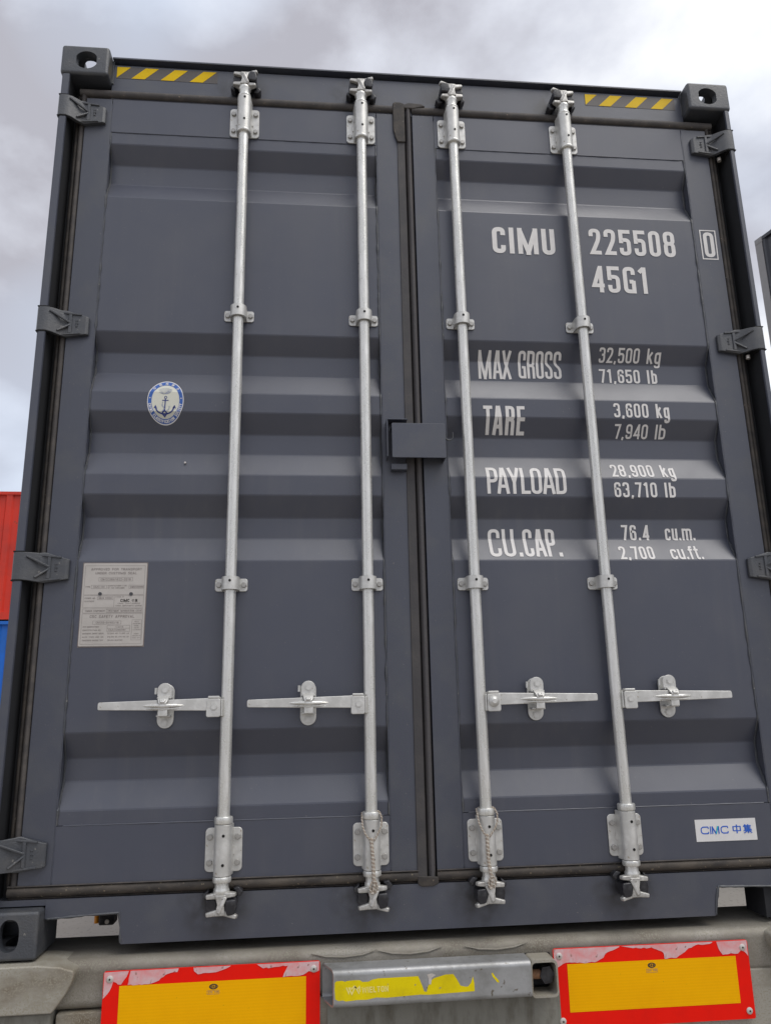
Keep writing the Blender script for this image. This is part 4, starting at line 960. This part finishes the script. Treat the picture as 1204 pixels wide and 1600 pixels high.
# centre bumper: bent C-channel
b = MB()
outer = rrect(-.070, .012, -.1290, -.0400, .014, 5)
inner = rrect(-.0655, .014, -.1245, -.0445, .0105, 5)
def chan(x0, x1, m, nm):
    c = MB(); n = len(outer); ring_v = []
    c_o = [(x0, p[0], p[1]) for p in outer] + [(x1, p[0], p[1]) for p in outer] + [(x0, p[0], p[1]) for p in inner] + [(x1, p[0], p[1]) for p in inner]
    fs = []
    for i in range(n):
        j = (i+1) % n
        fs += [(i, j, n+j, n+i), (2*n+i, 3*n+i, 3*n+j, 2*n+j), (i, 2*n+i, 2*n+j, j), (n+i, n+j, 3*n+j, 3*n+i)]
    c.add(c_o, fs); return c.build(nm, m, TR, smooth=40)
CH = chan(-.2865, .2375, GALV3, 'centre_bumper')
for v in CH.data.vertices:
    if v.co.x < 0: v.co.x -= .028*(v.co.y+.041)/.082
# square tube at the right end with the bolt inside
oo = rrect(.2390, .3135, -.1340, -.0440, .013, 5); ii = rrect(.2440, .3085, -.1285, -.0500, .010, 5); n = len(oo)
b = MB(); vs = [(p[0], -.058, p[1]) for p in oo] + [(p[0], .010, p[1]) for p in oo] + [(p[0], -.058, p[1]) for p in ii] + [(p[0], .010, p[1]) for p in ii]; fs = []
for i in range(n):
    j = (i+1) % n; fs += [(i, j, n+j, n+i), (2*n+i, 3*n+i, 3*n+j, 2*n+j), (i, 2*n+i, 2*n+j, j), (n+i, n+j, 3*n+j, 3*n+i)]
b.add(vs, fs); b.build('tube_end', GALV2, TR, smooth=40)
b = MB(); b.box(.2400, .3125, .0100, .0125, -.1335, -.0445); b.build('tube_back', DARK, TR)
b = MB(); b.prism([(.2890+.021*math.cos(math.pi*k/3+.1), -.0860+.024*math.sin(math.pi*k/3+.1)) for k in range(6)], 'y', -.040, -.012); b.bevel(.002, 2); b.build('hex_nut', BLACK, TR)
b = MB(); b.tube([(.240, -.025, -.086), (.272, -.025, -.086)], .012, 14); b.build('rusty_bolt', RUST, TR)
# peeled yellow maker's sticker on the bumper
yy = -.0703
poly = [(-.2830, -.0680), (-.2790, -.0645), (-.2640, -.0640), (-.2560, -.0665), (-.2520, -.0650), (-.2340, -.0640), (-.2180, -.0645), (-.2110, -.0690), (-.1960, -.0690), (-.1860, -.0650), (-.1700, -.0625), (-.0650, -.0625),
        (-.0560, -.0830), (-.0500, -.0990), (-.0440, -.1000), (-.0400, -.0880), (-.0340, -.0760), (-.0230, -.0690), (.0080, -.0620), (.0280, -.0620), (.0380, -.0760), (.0460, -.0900), (.0580, -.0930), (.0660, -.0930), (.0740, -.0850), (.0800, -.0700), (.0830, -.0860),
        (.0830, -.1050), (-.0400, -.1075), (-.0600, -.1060), (-.1500, -.1090), (-.1750, -.1070), (-.2000, -.1110), (-.2250, -.1105), (-.2550, -.1125), (-.2620, -.1095), (-.2740, -.1105), (-.2820, -.1060), (-.2835, -.0850)]
b = MB(); b.add([(p[0], yy, p[1]) for p in poly], [tuple(range(len(poly)))]); YS = b.build('yellow_sticker', YSTK, TR, smooth=0)
frag = [(.1300, -.0650), (.1330, -.0640), (.1400, -.0740), (.1480, -.0820), (.1500, -.0880), (.1440, -.0870), (.1380, -.0790), (.1330, -.0740)]
b = MB(); b.add([(p[0], yy, p[1]) for p in frag], [tuple(range(len(frag)))]); b.build('sticker_scrap', YSTK, TR, smooth=0)
scr = [(-.0420, -.0600), (-.0290, -.0570), (-.0180, -.0620), (-.0290, -.0680), (-.0320, -.0830), (-.0380, -.0830), (-.0380, -.0690)]
b = MB(); b.add([(p[0], yy-.0005, p[1]) for p in scr], [tuple(range(len(scr)))]); b.build('sticker_scrap', STEELW, TR, smooth=0)
decal(text_quads('WIELTON', -.2130, -.1440, -.0945, -.0810, .17, .62, .16), 'lettering', YSTL, YS, .0004, False, yy)
lg = []
for pts in ([(-.2530, -.0800), (-.2470, -.0940), (-.2420, -.0800)], [(-.2470, -.0800), (-.2390, -.0960), (-.2300, -.0790), (-.2200, -.0960)], [(-.2250, -.0850), (-.2190, -.0800), (-.2180, -.0920)], [(-.2400, -.0850), (-.2330, -.0780), (-.2260, -.0830)]):
    lg += [(q, len(lg) % 5) for q in ribbon(pts, False, .0030)]
decal(lg, 'sticker_mark', YSTL, YS, .0004, False, yy)

# marker boards
scm = MB(); scm.tube([(0, .001, 0), (0, -.0020, 0), (0, -.0040, 0)], [.0090, .0088, .0050], 18); SCREW = scm.mesh('screw', (0, 0, 0), 40); SCREW.materials.append(STEELW)
hm = MB().prism(ell(0, 0, .0026, .0026, 10), 'y', -.0041, -.0046); HM = hm.mesh('screw_socket', (0, 0, 0), 0); HM.materials.append(INKD)
def board(x0, x1, z1t, hgt, iy, label, peel, rot, seed):
    b = MB(); b.prism(rrect(x0, x1, z1t-hgt, z1t, .006), 'y', -.0025, .0010); bd = b.build('marker_board', REDF, TR); bd['label'] = label
    if rot: bd.rotation_euler = (0, rot, 0)
    ya = -.0025
    q = iy
    b = MB(); b.add([(q[0], ya-.0005, q[2]), (q[1], ya-.0005, q[2]), (q[1], ya-.0005, q[3]), (q[0], ya-.0005, q[3])], [(0, 1, 2, 3)]); b.build('reflective_panel', YELF, bd, smooth=0)
    for k, pl in enumerate(peel):
        b = MB(); b.add([(p[0], ya-.0008-.0001*k, p[1]) for p in pl], [tuple(range(len(pl)))]); b.build('faded_patch', PINKF, bd, smooth=0)
    # maker's oval and code under it
    cx = (q[0]+q[1])/2 - (.003 if seed else 0); cz = q[3]-.013
    decal(ring(ell(cx, cz, .0115, .0066, 24), ell(cx, cz, .0078, .0040, 24)), 'printed_oval', INKD, bd, .0007, False, ya)
    decal(text_quads('ENA', cx-.0068, cx+.0068, cz-.0030, cz+.0030, .26, .7, .2), 'lettering', INKD, bd, .0007, False, ya)
    decal(text_quads('E20 70R', cx-.0130, cx+.0130, cz-.0150, cz-.0105, .15, .7, .25) + [(w, 2) for w in ribbon([(cx-.016, cz-.0175), (cx+.015, cz-.0175), (cx+.015, cz-.0088), (cx-.016, cz-.0088)], True, .0006)], 'lettering', INK, bd, .0007, False, ya)
    for sx in (x0+.0165, x1-.0165):
        for sz in (z1t-.0185, z1t-hgt+.020):
            put('screw', SCREW, bd, (sx, ya, sz)); put('screw_socket', HM, bd, (sx, ya, sz))
    return bd
random.seed(21)
def peel_strip(xs_top, z_top, prof_pts, z_edge):
    return [(x, z_top) for x in xs_top] + prof_pts
zt = -.0325
jag = lambda pts, a=.0022: [(x + random.uniform(-a, a), z + random.uniform(-a, a)) for x, z in pts]
def dens(pts, a=.0016, step=.007):
    o = []
    for p, q in zip(pts[:-1], pts[1:]):
        d = math.hypot(q[0]-p[0], q[1]-p[1]); n = max(1, int(d/step))
        for k in range(n):
            t = k/n; o.append((p[0]+(q[0]-p[0])*t + (random.uniform(-a, a) if k else 0), p[1]+(q[1]-p[1])*t + (random.uniform(-a, a) if k else 0)))
    o.append(pts[-1]); return o
def patch(top, bottom):      # straight along the board edge, ragged below
    return top + dens(bottom)
L1 = patch([(-.8795, -.0345), (-.8175, -.0335)], [(-.8175, -.0345), (-.8225, -.0470), (-.8300, -.0560), (-.8360, -.0650), (-.8440, -.0640), (-.8480, -.0600), (-.8560, -.0570), (-.8600, -.0700), (-.8650, -.0800), (-.8710, -.0870), (-.8800, -.0960)])
L2 = patch([(-.8130, -.0335), (-.6900, -.0335)], [(-.6900, -.0340), (-.6930, -.0420), (-.7100, -.0430), (-.7230, -.0470), (-.7400, -.0600), (-.7600, -.0660), (-.7900, -.0665), (-.8190, -.0665), (-.8170, -.0520)])
L3 = patch([(-.6520, -.0335), (-.5550, -.0335)], [(-.5550, -.0340), (-.5650, -.0390), (-.5850, -.0450), (-.6100, -.0480), (-.6400, -.0500), (-.6500, -.0420)])
L4 = patch([(-.4870, -.0335), (-.3225, -.0335)], [(-.3225, -.0560), (-.3330, -.0600), (-.3500, -.0560), (-.3650, -.0640), (-.3900, -.0660), (-.4180, -.0670), (-.4100, -.0500), (-.4050, -.0400), (-.4400, -.0420), (-.4700, -.0440)])
R1 = patch([(.3200, -.0350), (.5080, -.0350)], [(.5080, -.0370), (.4900, -.0440), (.4700, -.0500), (.4600, -.0620), (.4350, -.0720), (.4000, -.0720), (.3700, -.0700), (.3450, -.0720), (.3300, -.0800), (.3220, -.0900)])
R2 = patch([(.5120, -.0350), (.7780, -.0350)], [(.7780, -.0370), (.7700, -.0400), (.7300, -.0410), (.7080, -.0480), (.6900, -.0600), (.6700, -.0710), (.6350, -.0715), (.6330, -.0560), (.6200, -.0500), (.6000, -.0420), (.5700, -.0430), (.5400, -.0400)])
R3 = patch([(.7900, -.0350), (.8790, -.0350)], [(.8790, -.0750), (.8700, -.0640), (.8600, -.0600), (.8500, -.0680), (.8300, -.0660), (.8050, -.0690), (.7950, -.0540)])
board(-.8814, -.3200, zt, .1985, (-.8400, -.3570, -.1930, -.0680), 'left marker board with faded top edge', [L1, L2, L3, L4], 0, 0)
board(.3185, .8814, -.0340, .1975, (.3565, .8420, -.1915, -.0735), 'right marker board with faded top edge', [R1, R2, R3], .003, 1)
# amber side lamp and cable clamp seen through the sill notch
b = MB(); b.tube([(-1.055, .62, -.055), (-1.055, .62, -.020)], .008, 14); b.build('side_lamp', AMBER, TR)
b = MB(); b.box(-1.045, -.995, .60, .66, -.060, -.012); b.bevel(.006, 2); b.build('lamp_bracket', BLACK, TR)
b = MB(); b.tube([(-1.015, .597, -.046), (-1.015, .590, -.046)], .007, 12); b.build('lamp_screw', STEELW, TR)
# chassis, axles and wheels
for sx in (-1, 1):
    b = MB(); b.box(sx*.40-.06, sx*.40+.06, .286, 11.9, -.055, -.040); b.box(sx*.40-.006, sx*.40+.006, .286, 11.9, -.33, -.055); b.box(sx*.40-.06, sx*.40+.06, .286, 11.9, -.345, -.33); b.build('chassis_beam', CHASSIS, TR)
b = MB(); b.box(-1.1, 1.1, 11.8, 12.1, -.13, -.012); b.build('front_beam', CHASSIS, TR)
tyv = MB().tube([(-.14, 0, 0), (-.135, 0, 0), (-.11, 0, 0), (.11, 0, 0), (.135, 0, 0), (.14, 0, 0)], [.30, .46, .50, .50, .46, .30], 40); TM = tyv.mesh('tyre', (0, 0, 0), 40); TM.materials.append(TYRE)
rmv = MB().tube([(-.145, 0, 0), (-.05, 0, 0), (.05, 0, 0), (.145, 0, 0)], [.29, .22, .22, .29], 32); RM = rmv.mesh('rim', (0, 0, 0), 40); RM.materials.append(STEELW)
for k in range(3):
    y = 2.9 + k*1.31
    b = MB(); b.tube([(-1.0, y, .5-ZB), (1.0, y, .5-ZB)], .06, 14); b.build('axle', CHASSIS, TR)
    for sx in (-1, 1):
        wh = put('wheel', bpy.data.meshes.get('tyre'), TR, (sx*1.05, y, .5-ZB)); rm = bpy.data.objects.new('rim', RM); COL.objects.link(rm); rm.parent = wh
for sx in (-1, 1):
    b = MB(); b.box(sx*.75-.05, sx*.75+.05, 9.2, 9.3, -ZB+.02, -.05); b.box(sx*.75-.14, sx*.75+.14, 9.1, 9.4, -ZB, -ZB+.02); b.build('landing_leg', CHASSIS, TR)

# =================================================================== CONTAINERS BEHIND
def far_container(label, org, yaw, m, Lc=12.19, Hc=2.59, grp=None, pm=None):
    o = thing('stacked_container', (0, 0, 0), label, 'shipping container', grp)
    def part(mb, name):
        me = mb.mesh(name, (0, 0, 0), 20); me.materials.append(pm if pm and 'corner' in name else m); q = bpy.data.objects.new(name, me); COL.objects.link(q); q.parent = o; return q
    w = 2.438
    for y_, sg in ((.018, 1), (w-.018, -1)): part(corrugated(y_, 'x', .12, Lc-.12, .16, Hc-.07, .036, .278, sg), 'side_wall')
    for x_, sg in ((.03, 1), (Lc-.03, -1)): part(corrugated(x_, 'y', .10, w-.10, .16, Hc-.07, .036, .278, sg), 'end_wall')
    b = MB(); b.box(.1, Lc-.1, .05, w-.05, Hc-.04, Hc-.03); part(b, 'roof')
    b = MB()
    for y_ in (0.006, w-.066): b.box(.178, Lc-.178, y_, y_+.06, Hc-.075, Hc-.012); 
    for x_ in (0.006, Lc-.066): b.box(x_, x_+.06, .162, w-.162, Hc-.075, Hc-.012)
    part(b, 'top_rail')
    b = MB()
    for y_ in (0.006, w-.066): b.box(.178, Lc-.178, y_, y_+.05, .014, .160)
    for x_ in (0.006, Lc-.066): b.box(x_, x_+.05, .162, w-.162, .014, .160)
    part(b, 'bottom_rail')
    b = MB(); c = MB()
    for x_ in (0, Lc-.178):
        for y_ in (0, w-.162):
            bx, by = x_+.005, y_+.005
            b2 = MB().box(bx, bx+.16, by, by+.15, .118, Hc-.118); part(b2, 'corner_post')
            for z_ in (0, Hc-.118):
                c2 = MB().box(x_, x_+.178, y_, y_+.162, z_, z_+.118); c2.bevel(.012, 2)
                c2.prism(ell(x_+.089, z_+.059, .033, .028, 16), 'y', y_-.0015 if y_ == 0 else y_+.1605, y_+.0015 if y_ == 0 else y_+.1635)
                part(c2, 'corner_casting')
    b = MB(); b.box(.1, Lc-.1, .05, w-.05, .12, .15); part(b, 'floor')
    o.location = org; o.rotation_euler = (0, 0, yaw); WL[o.name] = Vector(org)
    return o
# red on blue, 16 m away on the left
XL, YL = -6.35, 13.45
far_container('bright red container stacked on the blue one at the left edge', (XL-12.19+2.6, YL, ZB+2.485), 0, RED)
far_container('blue container under the red one at the left edge', (XL-12.19+2.6, YL, ZB-.415), 0, BLUEC, Hc=2.896)
for k, xx in enumerate((XL-9.3, XL-3.6, XL+2.0)):
    for yy_ in (YL+.3, YL+1.7):
        b = MB().box(xx, xx+.5, yy_, yy_+.5, 0, ZB-.417); b.bevel(.02, 2); o = b.build('concrete_block', CONC, None, dz=0)
        tag(o, 'grey concrete block carrying the blue container on the left', 'concrete block', 'concrete blocks under the blue container')
# grey stack on the right
yaw = math.radians(-76.7)
for k in range(4):
    far_container('dark grey container in the stack at the right edge, %s' % ('lowest', 'second from the ground', 'third from the ground', 'topmost of four')[k], (8.0, 10.02, k*2.592), yaw, GREYC, grp='containers stacked at the right edge', pm=POSTC)

# clean up helper meshes
for me in list(bpy.data.meshes):
    if me.users == 0: bpy.data.meshes.remove(me)
